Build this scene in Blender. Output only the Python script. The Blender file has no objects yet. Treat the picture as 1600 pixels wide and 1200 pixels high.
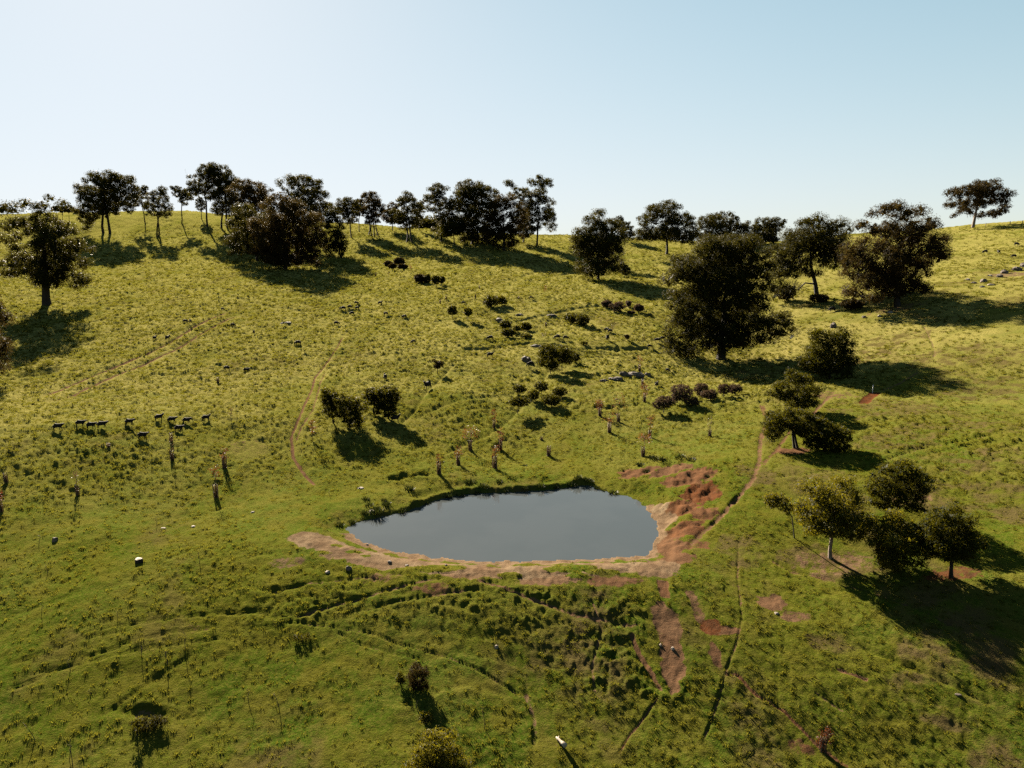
import bpy, math, random
import numpy as np

# ---------------------------------------------------------------- camera, sky, sun, exposure
scene = bpy.context.scene
COL = scene.collection
CAM_H = 27.0
PITCH = math.radians(11.0)
FPX = 1100.0                      # focal length in pixels of the 1600 px wide photograph
cam_d = bpy.data.cameras.new('camera')
cam_d.sensor_width = 36.0
cam_d.lens = FPX / 1600.0 * 36.0
cam_d.clip_start = 0.1
cam_d.clip_end = 9000.0
cam = bpy.data.objects.new('camera', cam_d)
COL.objects.link(cam)
cam.location = (0, 0, CAM_H)
cam.rotation_euler = (math.radians(90) - PITCH, 0, 0)
scene.camera = cam

SUN_AZ = math.radians(-27)      # measured from +Y towards +X
SKY_P = 1.4
SKY_K = (0.265 / .437, 0.293 / .437, 0.200 / .437)
SKY_Q = (0.283, 0.291, 0.176)
SUN_EL = math.radians(27)
world = bpy.data.worlds.new('World')
scene.world = world
world.use_nodes = True
wn = world.node_tree.nodes
wl = world.node_tree.links
wn.clear()
sky = wn.new('ShaderNodeTexSky')
sky.sky_type = 'NISHITA'
sky.sun_disc = False
sky.sun_elevation = SUN_EL
sky.sun_rotation = SUN_AZ
sky.altitude = 200
sky.air_density = 0.9
sky.dust_density = 0.3
sky.ozone_density = 1.0
bg = wn.new('ShaderNodeBackground')
bg.inputs['Strength'].default_value = 0.051
wo = wn.new('ShaderNodeOutputWorld')
# film-like roll-off of the bright sky towards the sun, per channel: k c^p / (1 + q c^p)
def vmath(op, a, b=None, c=None):
    q = wn.new('ShaderNodeVectorMath'); q.operation = op
    for i, v in enumerate((a, b, c)):
        if v is None: continue
        if isinstance(v, tuple): q.inputs[i].default_value = v
        else: wl.new(v, q.inputs[i])
    return q.outputs[0]
gam = wn.new('ShaderNodeGamma'); gam.inputs[1].default_value = SKY_P
wl.new(sky.outputs[0], gam.inputs[0])
rolled = vmath('DIVIDE', vmath('MULTIPLY', gam.outputs[0], SKY_K), vmath('MULTIPLY_ADD', gam.outputs[0], SKY_Q, (1.0, 1.0, 1.0)))
wl.new(rolled, bg.inputs[0])
wl.new(bg.outputs[0], wo.inputs[0])

sun_d = bpy.data.lights.new('sun', 'SUN')
sun_d.energy = 5.0
sun_d.angle = math.radians(0.55)
sun_d.color = (1.0, 0.86, 0.66)
sun = bpy.data.objects.new('sun', sun_d)
COL.objects.link(sun)
sun.rotation_euler = (math.radians(90) - SUN_EL, 0, math.pi - SUN_AZ)
scene.view_settings.view_transform = 'Standard'
scene.view_settings.look = 'None'
scene.view_settings.exposure = 3.10
scene.view_settings.gamma = 1.0
scene.view_settings.use_curve_mapping = False
DENOISE = False
scene.cycles.max_bounces = 8
scene.cycles.volume_bounces = 0
scene.cycles.transparent_max_bounces = 8
scene.cycles.use_denoising = DENOISE

rnd = random.Random(7)
RS = np.random.RandomState(11)

# ---------------------------------------------------------------- helpers: noise
_perm = RS.permutation(4096).astype(np.int64)
_ang = RS.rand(4096) * 2 * np.pi
_gx, _gy = np.cos(_ang), np.sin(_ang)
_r1, _r2, _r3, _r4 = RS.rand(4096), RS.rand(4096), RS.rand(4096), RS.rand(4096)

def hsh(ix, iy, s):
    a = _perm[(ix + s * 131) & 4095]
    return _perm[(a + iy * 7 + s * 17) & 4095]

def perlin(x, y, s=0):
    x = np.asarray(x, float); y = np.asarray(y, float)
    ix = np.floor(x).astype(np.int64); iy = np.floor(y).astype(np.int64)
    fx = x - ix; fy = y - iy
    ux = fx * fx * fx * (fx * (fx * 6 - 15) + 10); uy = fy * fy * fy * (fy * (fy * 6 - 15) + 10)
    def g(dx, dy):
        h = hsh(ix + dx, iy + dy, s)
        return _gx[h] * (fx - dx) + _gy[h] * (fy - dy)
    a = g(0, 0); b = g(1, 0); c = g(0, 1); d = g(1, 1)
    return 1.5 * ((a + ux * (b - a)) * (1 - uy) + (c + ux * (d - c)) * uy)

def fbm(x, y, s=0, o=4):
    t = 0; a = 1.0
    for k in range(o):
        t = t + a * perlin(x * 2 ** k, y * 2 ** k, s + k); a *= 0.5
    return t / 1.8

def sst(a, b, x):
    t = np.clip((x - a) / (b - a), 0, 1)
    return t * t * (3 - 2 * t)

def mounds(x, y, cell, s, p=0.7):
    """rounded tussock mounds, one jittered mound per cell; returns 0..1"""
    gx = x / cell; gy = y / cell
    ix = np.floor(gx).astype(np.int64); iy = np.floor(gy).astype(np.int64)
    out = np.zeros_like(gx)
    for dx in (-1, 0, 1):
        for dy in (-1, 0, 1):
            h = hsh(ix + dx, iy + dy, s)
            cx = ix + dx + _r1[h]; cy = iy + dy + _r2[h]
            r = 0.28 + 0.42 * _r3[h]
            hh = np.where(_r4[h] < p, 0.35 + 0.65 * _r4[h] / p, 0.0)
            d2 = ((gx - cx) ** 2 + (gy - cy) ** 2) / (r * r)
            b = np.clip(1 - d2, 0, None)
            out = np.maximum(out, hh * np.sqrt(b) * np.clip(b * 3, 0, 1))
    return out

# ---------------------------------------------------------------- photograph <-> place
cp, sp_ = math.cos(PITCH), math.sin(PITCH)
def ray(u, v):
    a = (u - 800.0) / FPX; b = (v - 600.0) / FPX
    return (a, cp - b * sp_, -sp_ - b * cp)

def at_R(u, v, R):
    d = ray(u, v); k = R / math.hypot(d[0], d[1])
    return (d[0] * k, d[1] * k, CAM_H + d[2] * k)

def at_z(u, v, z):
    d = ray(u, v); k = (z - CAM_H) / d[2]
    return (d[0] * k, d[1] * k, z)

def at_y(u, v, y):
    d = ray(u, v); k = y / d[1]
    return (d[0] * k, y, CAM_H + d[2] * k)

CT = []
ROWV = [355, 372, 385, 400, 422, 440, 460, 485, 510, 537, 577, 600]
ROWY = [352, 325, 307, 285, 252, 225, 198, 176, 160, 145, 126, 118]
def row_y(v): return float(np.interp(v, ROWV, ROWY))
ridge = [(-200,338,388),(-80,336,388),(0,335,388),(100,333,388),(200,331,388),(300,331,388),(400,342,380),(480,347,375),(560,351,370),(640,357,366),
         (700,363,360),(790,366,352),(880,368,350),(940,370,352),(990,372,352),(1070,377,355),(1150,380,355),(1250,374,350),(1330,366,345),
         (1400,362,342),(1480,356,338),(1560,349,335),(1600,346,332),(1720,339,328),(1850,335,325)]
for u, v, y in ridge:
    CT.append(at_y(u, v, y))
    p = at_y(u, v, y)
    for k, dz in ((1.12, -2.5), (1.3, -9), (1.6, -24)):
        CT.append((p[0] * k, p[1] * k, p[2] + dz))
for u in (-150, 0, 140, 280, 420, 560, 700, 840):
    for v in (372, 390, 410, 435, 465, 500, 537, 577, 615):
        if v < 380 and u > 400: continue
        CT.append(at_y(u, v, row_y(v) if v < 601 else 110))
for u, v, y in [(935,400,285),(933,437,232),(1042,399,285),(1000,420,262),(965,486,178),(905,510,162),(1010,455,210),(950,537,146),(1010,540,146),(968,590,124),
        (1120,400,285),(1200,400,275),(1120,430,240),(1276,467,182),(1400,477,156),(1127,562,146),(1060,600,124),(1180,600,124),
        (1600,500,128),(1500,482,145),(1550,430,180),(1450,400,240),(1600,400,215),(1750,420,180),(1519,357,305),(1350,400,265),
        (1296,592,112),(1241,701,80),(1290,706,79),(1600,600,98),(1450,600,104),(1600,700,73),(1450,700,76),(1363,613,103),(1750,700,72),(1750,560,98)]:
    CT.append(at_y(u, v, y))
for u, v, R in [(810,645,102),(1036,647,102),(1130,627,108),(937,652,101),(1109,684,92),(90,667,101),(280,657,102),(480,650,100),(620,650,101),(450,690,92),(700,600,119)]:
    CT.append(at_R(u, v, R))
for u, v, z in [(520,815,.5),(620,790,.5),(700,765,.6),(850,752,.6),(925,745,.6),(985,765,.5),(1040,830,.9),(1030,880,.5),(850,885,.35),(700,880,.35),(600,868,.35),(540,840,.35),
        (480,850,.7),(700,896,.6),(900,906,.6),(1035,905,.7),(450,1000,-2.2),(700,1010,-2.0),(900,1030,-2.1),(1045,1050,-1.8),
        (100,1190,-3.6),(400,1190,-4.0),(700,1190,-3.7),(1000,1190,-3.7),(1300,1190,-3.6),(1580,1190,-2.6),(50,1000,-1.2),(50,850,.8),(200,900,.1),(300,1000,-1.7),
        (-200,1100,-2),(1150,900,.3),(1300,900,.4),(1500,900,1.5),(1590,1000,.6),(1300,1050,-1.2),(1750,1000,1),(1500,800,3.0),(1700,850,3.4),
        (340,778,.5),(100,778,1.7),(500,740,.9),(650,725,1.1),(800,705,1.2),(930,700,1.4),(1110,735,3.0),(1075,722,2.6),(1005,713,1.7),(1130,800,2.0),(1095,770,1.9),
        (700,1400,-4.8),(100,1400,-4.5),(1500,1400,-4)]:
    CT.append(at_z(u, v, z))
CT = np.array(CT)

def _tps(P, x, y):
    out = np.zeros_like(x)
    for i in range(len(P)):
        d2 = (x - P[i, 0]) ** 2 + (y - P[i, 1]) ** 2 + 1e-9
        out += P[i, 2] * d2 * np.log(d2)
    return out
n = len(CT); S = 100.0
X = CT[:, 0] / S; Y = CT[:, 1] / S
D2 = (X[:, None] - X) ** 2 + (Y[:, None] - Y) ** 2 + 1e-9
K = D2 * np.log(D2); K[np.arange(n), np.arange(n)] = 0.0
K += np.eye(n) * 0.003
A = np.zeros((n + 3, n + 3)); A[:n, :n] = K; A[:n, n] = 1; A[:n, n + 1] = X; A[:n, n + 2] = Y; A[n:, :n] = A[:n, n:].T
w = np.linalg.solve(A, np.concatenate([CT[:, 2], [0, 0, 0]]))
GX0, GX1, GY0, GY1, GS = -560.0, 560.0, -80.0, 680.0, 2.5
gx = np.arange(GX0, GX1 + .1, GS); gy = np.arange(GY0, GY1 + .1, GS)
MX, MY = np.meshgrid(gx, gy)
_P = np.stack([X, Y, w[:n]], 1)
GRID = _tps(_P, MX / S, MY / S) + w[n] + w[n + 1] * MX / S + w[n + 2] * MY / S
GRID = np.clip(GRID, -7, 52)

def base(x, y):
    x = np.asarray(x, float); y = np.asarray(y, float)
    fx = np.clip((x - GX0) / GS, 0, len(gx) - 1.001); fy = np.clip((y - GY0) / GS, 0, len(gy) - 1.001)
    ix = fx.astype(int); iy = fy.astype(int); fx = fx - ix; fy = fy - iy
    z = (GRID[iy, ix] * (1 - fx) + GRID[iy, ix + 1] * fx) * (1 - fy) + (GRID[iy + 1, ix] * (1 - fx) + GRID[iy + 1, ix + 1] * fx) * fy
    far = np.hypot(x, y)
    k = sst(600, 1000, far)
    return z * (1 - k) - 12 * k

def to_base(u, v):
    """the ground point seen at photograph pixel (u, v)"""
    d = ray(u, v); L = math.hypot(d[0], d[1])
    R = np.arange(15, 620, 0.25)
    zz = CAM_H + d[2] / L * R
    h = base(d[0] / L * R, d[1] / L * R)
    i = np.argmax(zz < h)
    if not (zz < h).any(): i = int(400 / .25)
    return (d[0] / L * R[i], d[1] / L * R[i])

# ---------------------------------------------------------------- pond outline, tracks, bare patches (all in metres on the ground)
pond_px = [(538,826),(560,816),(600,806),(640,798),(665,787),(700,777),(730,772),(760,770),(800,769),(830,767),(880,763),(910,757),(925,758),(935,765),(960,772),(990,778),
           (1005,788),(1013,800),(1025,815),(1028,835),(1020,850),(1016,868),(990,870),(930,873),(860,877),(760,878),(690,873),(640,866),(600,858),(565,845)]
POND = np.array([at_z(u, v, 0)[:2] for u, v in pond_px])

def seg_dist(x, y, P, closed=False, maxd=12.0):
    """distance to a polyline and the parameter along it (0..1)"""
    d = np.full(x.shape, 1e3); t_ = np.zeros(x.shape)
    m = len(P); rng_ = range(m if closed else m - 1)
    for i in rng_:
        a = P[i]; b = P[(i + 1) % m]
        lo = np.minimum(a, b) - maxd; hi = np.maximum(a, b) + maxd
        sel = np.nonzero((x > lo[0]) & (x < hi[0]) & (y > lo[1]) & (y < hi[1]))[0]
        if not len(sel): continue
        px, py = x[sel], y[sel]
        ab = b - a; L2 = max(ab @ ab, 1e-9)
        t = np.clip(((px - a[0]) * ab[0] + (py - a[1]) * ab[1]) / L2, 0, 1)
        dd = np.hypot(px - a[0] - t * ab[0], py - a[1] - t * ab[1])
        up = dd < d[sel]
        s2 = sel[up]; d[s2] = dd[up]; t_[s2] = (i + t[up]) / max(1, m - 1)
    return d, t_

def inside(x, y, P):
    c = np.zeros(x.shape, bool); m = len(P)
    for i in range(m):
        x1, y1 = P[i]; x2, y2 = P[(i + 1) % m]
        cond = ((y1 > y) != (y2 > y)) & (x < (x2 - x1) * (y - y1) / (y2 - y1 + 1e-12) + x1)
        c ^= cond
    return c

# (pixels, half width m, soil, red, groove depth m)
TRK = [
 ([(362,483),(300,515),(250,543),(180,573),(120,598),(60,620)],.50,.85,.55,.2),
 ([(378,490),(316,522),(265,550),(195,580),(135,606),(70,630)],.48,.8,.55,.18),
 ([(540,520),(526,545),(492,590),(486,612),(468,650),(455,680),(458,715),(478,745),(498,765)],.24,.75,.65,.14),
 ([(510,576),(500,600),(489,640),(470,665),(462,690)],.2,.6,.6,.12),
 ([(704,574),(675,605),(650,640),(625,662)],.30,.35,.3,.22),
 ([(860,570),(835,610),(795,650),(760,675),(725,690),(695,707)],.28,.3,.3,.16),
 ([(640,655),(680,640),(720,625),(790,615)],.25,.2,.3,.12),
 ([(700,455),(745,450),(790,440),(840,424),(870,418)],.45,.5,.3,.18),
 ([(840,425),(800,442),(795,455)],.35,.4,.3,.12),
 ([(790,505),(860,490),(930,478),(955,470)],.4,.35,.2,.2),
 ([(730,545),(800,540),(860,535),(960,545),(1020,540)],.5,.35,.3,.2),
 ([(1312,603),(1290,628),(1262,655),(1195,668),(1188,690),(1186,720),(1178,748),(1150,780),(1125,806),(1095,834),(1060,870)],.34,.62,.6,.10),
 ([(1600,672),(1500,690),(1440,700),(1370,722),(1290,740),(1192,752)],.15,.5,.5,.16),
 ([(1565,690),(1490,700),(1430,716)],.14,.4,.5,.11),
 ([(1155,835),(1152,900),(1160,960),(1152,1000),(1136,1040),(1126,1080),(1110,1130),(1095,1165)],.12,.5,.6,.06),
 ([(1130,1050),(1150,1050),(1180,1080),(1225,1112),(1275,1160),(1335,1205)],.14,.9,.8,.10),
 ([(1035,905),(1040,930)],.5,.9,.75,.05),
 ([(1030,1080),(1008,1115),(985,1145),(965,1180)],.10,.8,.7,.06),
 ([(985,985),(1000,1020),(1020,1050),(1035,1075)],.22,.7,.7,.05),
 ([(0,1090),(60,1065),(130,1035),(200,1010),(280,992),(340,985)],.11,.15,.3,.13),
 ([(40,1060),(120,1042),(200,1025),(300,1010),(350,1000)],.11,.1,.3,.11),
 ([(160,1128),(215,1085),(260,1055),(310,1022)],.15,.2,.3,.07),
 ([(0,1050),(70,1020),(140,1000),(220,985)],.12,.1,.3,.09),
 ([(0,965),(120,930),(220,905)],.12,.1,.3,.08),
 ([(150,990),(230,975),(330,962),(420,960)],.13,.3,.3,.11),
 ([(400,990),(450,980),(510,985),(580,995),(620,1010),(700,1035),(760,1062),(800,1080),(850,1110)],.09,.5,.5,.11),
 ([(520,988),(560,1013),(610,1025),(665,1037)],.08,.4,.5,.09),
 ([(460,975),(520,950),(600,930),(690,905)],.2,.7,.5,.14),
 ([(420,930),(480,915),(560,905),(640,903)],.2,.5,.5,.12),
 ([(560,960),(650,940),(760,925)],.18,.5,.5,.12),
 ([(740,908),(800,925),(850,945),(900,960),(1010,975)],.24,.6,.6,.05),
 ([(820,1080),(835,1130),(835,1170)],.2,.5,.5,.1),
 ([(1195,870),(1235,892),(1300,908),(1370,930),(1430,952),(1500,985)],.2,.5,.6,.15),
 ([(1305,1043),(1358,1064)],.16,.8,.7,.1),
 ([(1272,1080),(1320,1112)],.14,.6,.5,.12),
 ([(1345,1008),(1400,1030),(1470,1060),(1560,1100)],.2,.25,.5,.16),
 ([(1400,1000),(1500,1030),(1600,1060)],.2,.2,.5,.14),
 ([(1432,490),(1450,520),(1460,550),(1458,563)],.22,.5,.4,.14),
 ([(1440,578),(1405,597),(1375,610)],.3,.6,.5,.1),
 ([(1370,612),(1358,622),(1348,634)],.8,.95,1.0,.1),
 ([(1245,660),(1215,700),(1190,730)],.3,.6,.7,.08),
 ([(925,935),(940,980),(925,1040),(930,1090)],.12,.5,.5,.04),
 ([(1075,915),(1095,960),(1110,985)],.5,.6,.6,.05),
 ([(1190,630),(1200,660)],.5,.6,.7,.06),
 ([(100,395),(180,420),(260,445),(340,462),(420,480),(500,490)],1.2,.0,.3,.1),
]
TRK = [(np.array([to_base(*p) for p in t[0]]),) + t[1:] for t in TRK]
# bare patches: (u, v, rx m, ry m, soil, red)
PAT = [(1042,968,1.15,2.2,1,.6),(1047,1012,.95,2.6,1,.65),(1046,1048,.6,2.0,1,.65),(1108,975,1.0,.9,.95,.95),(1140,982,1.2,.5,.8,.7),(1118,1018,.5,1.2,.8,.7),
       (1297,882,4.0,2.2,.5,.45),(1270,870,3,1.6,.38,.4),(1350,905,3,1.4,.4,.6),(1490,905,2.6,1.3,.6,.9),(1440,905,2.4,1.2,.38,.6),(1205,940,1.2,1.5,.85,.65),(1240,962,1.6,.8,.6,.6),
       (1560,780,6,3,.38,.6),(1600,800,4,2,.38,.6),(1420,785,3,2,.5,.5),(1240,705,2.5,1.4,.8,.75),(1400,690,5,3,.3,.4),(1480,560,9,5,.42,.4),(1550,610,8,5,.42,.45),(1380,640,7,5,.45,.5),(1300,620,4,3,.5,.6),(1480,670,7,3,.42,.5),(1560,720,6,3,.40,.5),(1450,780,5,3,.36,.5),(1570,560,6,4,.38,.4),
       (1520,440,12,6,.45,.3),(1590,428,10,5,.6,.35),(1470,460,8,5,.3,.3),(1330,560,8,5,.25,.4),(1400,530,8,4,.3,.35),(1600,470,10,5,.3,.3),
       (1080,745,3.4,2.4,.85,.8),(1095,770,2.2,2.6,.95,.95),(1045,735,3.2,1.6,.8,.7),(1000,738,2.8,1.6,.8,.75),(975,735,1.5,.9,.7,.8),(1062,790,2.2,2.0,.95,.85),(1040,800,1.5,2.2,1,.3),(1030,785,1.2,1.4,1,.05),
       (1072,822,2.3,1.9,.85,.85),(1045,850,1.6,2.6,1,.72),(1060,872,2.0,1.2,.85,.7),(1085,850,1.8,1.2,.6,.8),(1020,890,2,1.2,.8,.35),(1100,800,1.8,1.6,.7,.8),
       (497,848,1.8,1.6,.9,.15),(540,868,2.6,1.0,.7,.3),(450,880,2.0,1,.5,.4),(860,905,3,1,.85,.5),(960,908,3.0,.8,.7,.7),(730,900,2.5,.9,.85,.45),(600,905,2,.8,.5,.6),(675,925,2,.8,.6,.7),
       (1180,740,2,3,.3,.6),(1160,860,2,3,.35,.5),(620,380,6,3,.3,.2),(150,430,8,4,.12,.2),(720,480,14,5,.28,.3),(810,490,8,4,.3,.3),(480,590,4,8,.22,.3),(385,700,3,5,.35,.5),(340,690,3,2,.2,.4),
       (1440,1010,2,1.2,.35,.6),(1500,1110,2.4,1.2,.4,.6),(1570,1190,2.6,1.4,.4,.6),(1310,1000,2,1,.3,.6),(1250,1170,1.2,.8,.5,.8),(1430,1080,2.2,1.3,.3,.6),(300,985,2,.8,.35,.6),(1125,900,3,2,.25,.5),
       (1170,590,5,4,.45,.5),(1060,590,5,3,.2,.4),(1130,540,5,2,.5,.4),(1280,475,6,3,.45,.5),(1400,482,8,3,.5,.5),(70,645,3,2,.2,.6),(95,680,4,2,.25,.5),(860,1165,1,1,.3,.5),(100,435,6,2,.2,.3)]
DRY = [(to_base(p[0], p[1]),) + p[2:4] for p in PAT if p[4] < .5 and p[0] > 1150]
PAT = [(to_base(p[0], p[1]), p[2], p[3], p[4] * (.6 if p[4] < .5 and p[0] > 1150 else 1.0), p[5]) for p in PAT]
BEACH = np.array([to_base(*p) for p in [(472,840),(520,854),(560,868),(610,880),(680,888),(740,890),(800,893),(860,892),(950,884),(1010,880),(1040,885)]])
ISLE = [(to_base(u, v), a, b) for u, v, a, b in [(690,888,2.4,.8),(893,887,2.6,.9),(553,862,.9,.35),(528,852,.7,.35),(572,869,.5,.25),(900,900,1.0,.4),(797,903,1.1,.4),(640,893,2.0,.5),(940,893,1.6,.5),(770,884,.7,.2),(985,874,1.6,.4)]]
POND_C = POND.mean(0)
HOLE = to_base(222, 1122)
GUL = [np.array([to_base(*p) for p in q]) for q in ([(1010,470),(930,490),(860,503),(800,522),(750,550)],[(1010,545),(920,555),(840,590),(790,640),(800,700)])]
TERR = [np.array([to_base(*p) for p in q]) for q in (
    [(840,780),(900,775)],[(610,752),(640,748),(668,744)],[(725,545),(800,538),(880,541)],[(1010,541),(935,543),(915,545)],[(935,640),(990,636)],[(935,588),(1000,583)])]

def ground(x, y, detail=True):
    """height and surface masks of the ground"""
    sh = np.asarray(x, float).shape
    x = np.asarray(x, float).ravel(); y = np.asarray(y, float).ravel()
    z = base(x, y)
    R = np.hypot(x, y)
    xw = x + .28 * perlin(x / 1.1, y / 1.1, 101) + .10 * perlin(x / .35, y / .35, 103); yw = y + .28 * perlin(x / 1.1, y / 1.1, 102) + .10 * perlin(x / .35, y / .35, 104)
    pd, _ = seg_dist(xw, yw, POND, True)
    ins = inside(xw, yw, POND)
    nearp = 1 - sst(0, 7, np.where(ins, 0, pd))
    for P in GUL:
        gdst, _ = seg_dist(x, y, P, False, 16)
        z = z - .75 * np.exp(-(gdst / 5.5) ** 2)
    z = z + 0.75 * fbm(x / 26, y / 26, 3, 3) * (1 - nearp) * sst(10, 60, R + 10) + 0.16 * fbm(x / 6, y / 6, 9, 3) * (1 - .8 * nearp)
    soil = np.zeros_like(x); red = np.full_like(x, .35); groove = np.zeros_like(x); bareb = np.zeros_like(x)
    wob = fbm(x / 1.6, y / 1.6, 21, 3)
    for P, hw, so, rd, gd in TRK:
        d, t = seg_dist(x, y, P, False, 4.0)
        d = d + 0.25 * wob * min(1, hw * 2)
        fade = sst(0, .06, t) * sst(0, .06, 1 - t) * .85 + .15
        k = (1 - sst(hw * .5, hw * 1.35, d)) * fade
        s = k * so
        red = np.where(s > soil, rd, red); soil = np.maximum(soil, s)
        groove = np.maximum(groove, k * gd)
        bareb = np.maximum(bareb, (1 - sst(hw, hw + .8, d)) * (so > 0.05))
        groove = groove - 0.35 * gd * np.exp(-((d - hw * 1.7) / (hw * .6)) ** 2) * (d < 90) * fade
        if so == 0: bareb = np.maximum(bareb, k)
    for (cx, cy), rx, ry, so, rd in PAT:
        d = np.hypot((x - cx) / rx, (y - cy) / ry) + .45 * wob + .15 * perlin(x * 2.2, y * 2.2, 40)
        k = 1 - sst(.55, 1.2, d); s = k * so
        red = np.where(s > soil, rd, red); soil = np.maximum(soil, s)
    d, t = seg_dist(x, y, BEACH, False, 8)
    k = 1 - sst(.8, 1.7, d + .55 * wob); red = np.where(k > soil, .15 + .25 * perlin(x / 3, y / 3, 5) + .1, red); soil = np.maximum(soil, k * .97)
    rim = (1 - sst(.5, 1.4, pd + .4 * wob)) * (y < POND_C[1] + (x - POND_C[0]) * .25)
    red = np.where(rim > soil, .3, red); soil = np.maximum(soil, rim * (1 - ins))
    for (cx, cy), rx, ry in ISLE:
        d = np.hypot((x - cx) / rx, (y - cy) / ry) + .25 * wob
        soil *= sst(.75, 1.1, d)
    # beds of tussocks
    ylow = 48.2 - 8.5 * sst(-4, 9, x) + 1.2 * fbm(x / 5, y / 5, 31, 2)
    dam = sst(0, 2.2, y - ylow) * (1 - sst(55.5, 57.5, y + .12 * np.abs(x))) * sst(-26, -16, x) * (1 - sst(7, 14, x) * .65) * sst(.3, 1.5, pd)
    hill = sst(70, 95, R) * (1 - .6 * sst(300, 420, R)) * (1 - sst(35, 75, x - .05 * y))
    left = (1 - sst(-30, 5, x)) * hill
    dens = np.clip(.30 + .5 * hill + .35 * left + .75 * fbm(x / 20, y / 20, 33, 4), 0.04, 1)
    dens = np.maximum(dens, .3 * (x > 20) * (R < 60))
    dens = dens * (1 - np.clip(bareb, 0, 1) * .8) * (1 - np.clip(soil * 1.2, 0, 1) * .9) * sst(.2, 3.0, pd)
    fresh = (1 - sst(18, 34, R - 30)) * (1 - dam) * (1 - .7 * sst(8, 16, x))           # short lawn-like turf in front
    dens = dens * (1 - .75 * fresh)
    if detail:
        m1 = mounds(x + .5 * perlin(x / .9, y / .9, 47), y + .5 * perlin(x / .9, y / .9, 48), .88, 50, .55) * np.clip(dens * 1.5 - .05 * 1, 0, 1)
        m2 = mounds(x + .3 * wob, y, .62, 51, .6)
        far = .55 + .45 * sst(60, 130, R)
        m5 = mounds(x + .7 * wob, y + .5 * wob, 1.55, 45, .5) * sst(150, 230, R) * np.clip(dens, 0, 1)
        z = z + m5 * .5
        z = z + (m1 * .42 * dens * far + m2 * .17 * np.clip(dens + .15, 0, 1)) * (1 - dam * .7)
        wx = x + .9 * perlin(x / 1.7, y / 1.7, 56) + .35 * perlin(x / .6, y / .6, 57); wy = y + .7 * perlin(x / 1.6, y / 1.6, 58) + .3 * perlin(x / .55, y / .55, 59)
        rg = 1 - np.abs(perlin(wx / 2.6, wy / 1.0, 62)) * 2.2
        m3 = mounds(wx, wy * 1.3, 1.15, 52, .55)
        m4 = mounds(wx + 5, wy, .62, 54, .55)
        dd = dam * np.clip(.65 + .8 * fbm(x / 5, y / 5, 64, 2), .1, 1.2)
        z = z + dd * (m3 * .23 + m4 * .13 + .13 * np.clip(rg, 0, 1)) * (1 - soil * .8) + dd * .07 * perlin(x * 2.6, y * 2.6, 66)
        # little contour terraces trodden by stock
        lv = (z + .8 * fbm(x / 9, y / 9, 60, 2)) / .55
        tr = (lv - np.floor(lv)); tr = np.where(tr > .8, (1 - tr) / .2, tr / .8)
        z = z + .17 * tr * np.clip(.3 + fbm(x / 15, y / 15, 61, 2), 0, 1) * (1 - np.clip(soil, 0, 1)) * sst(1, 4, pd)
        z = z + .035 * perlin(x * 1.7, y * 1.7, 70) + .05 * perlin(x / 1.3, y / 1.3, 71)
        z = z + soil * .05 * fbm(x * 1.4, y * 1.4, 75, 3)
    z = z - groove
    for P in TERR:                                          # small scarps and wash-outs
        d, t = seg_dist(x + 1.2 * wob, y + 1.0 * perlin(x / 1.5, y / 1.5, 111), P, False, 4)
        z = z - .38 * (1 - sst(.05, .8, d + .6 * wob)) + .12 * np.exp(-((d - 1.3) / .6) ** 2)
    d = np.hypot((x - HOLE[0]) / 1.9, (y - HOLE[1]) / .75) + .45 * wob + .2 * perlin(x * 1.7, y * 1.7, 88)
    z = z - 1.1 * (1 - sst(.2, 1.1, d)) * .32; soil = np.maximum(soil, .5 * (1 - sst(.4, .8, d)))
    # red eroded bank east of the pond
    eb = (x > POND[:, 0].max() - 4.5) * (pd < 9) * (y > POND_C[1] - 5) * (1 - ins)
    z = z + eb * soil * (.55 * fbm(x / 1.8 + .4 * wob, y / 1.2, 80, 5) - .22 * (1 - np.abs(perlin(x / 1.1 + y / 2.5, y / 3.5, 83)) * 3).clip(0, 1))
    # cut the pond
    north = sst(-1.0, 2.5, y - POND_C[1] - (x - POND_C[0]) * .05) * (1 - sst(POND[:, 0].max() - 6, POND[:, 0].max() - 3, x))
    dj = pd + .35 * wob + .30 * perlin(x / .8, y / .8, 77)
    up = (.06 + .05 * dj) * (1 - north) + north * ((.42 + .35 * perlin(x / 2.2, y / 2.2, 78)) * sst(.0, .3, dj) + .05)
    zo = np.minimum(z, 9e9)
    k = sst(.35, 3.2, dj)
    zo = up * (1 - k) + np.maximum(z, .12) * k
    zi = -.04 - .38 * pd
    z = np.where(ins, zi, np.where(pd < 5, np.maximum(zo, .03), z))
    lush = fbm(x / 14, y / 14, 90, 4)
    dryn = np.clip(.5 + .6 * fbm(x / 9, y / 20, 95, 4), 0, 1)
    for (cx, cy), rx, ry in DRY:
        d = np.hypot((x - cx) / (rx * 1.2), (y - cy) / (ry * 1.3)) + .5 * wob
        dryn = np.maximum(dryn, 1.0 * (1 - sst(.5, 1.3, d)))
    yel = np.clip(.9 * sst(62, 150, R - .25 * x + 14 * fbm(x / 30, y / 30, 97, 2)) * (1 - .55 * sst(-.05, .45, lush)) + .2 * fbm(x / 11, y / 11, 98, 3), 0, 1)
    return (z.reshape(sh), np.clip(soil, 0, 1).reshape(sh), np.clip(red, 0, 1).reshape(sh), dens.reshape(sh), dryn.reshape(sh), dam.reshape(sh), pd.reshape(sh), ins.reshape(sh), yel.reshape(sh))

def gz(x, y, detail=False):
    return float(ground(np.array([x]), np.array([y]), detail)[0][0])

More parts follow.
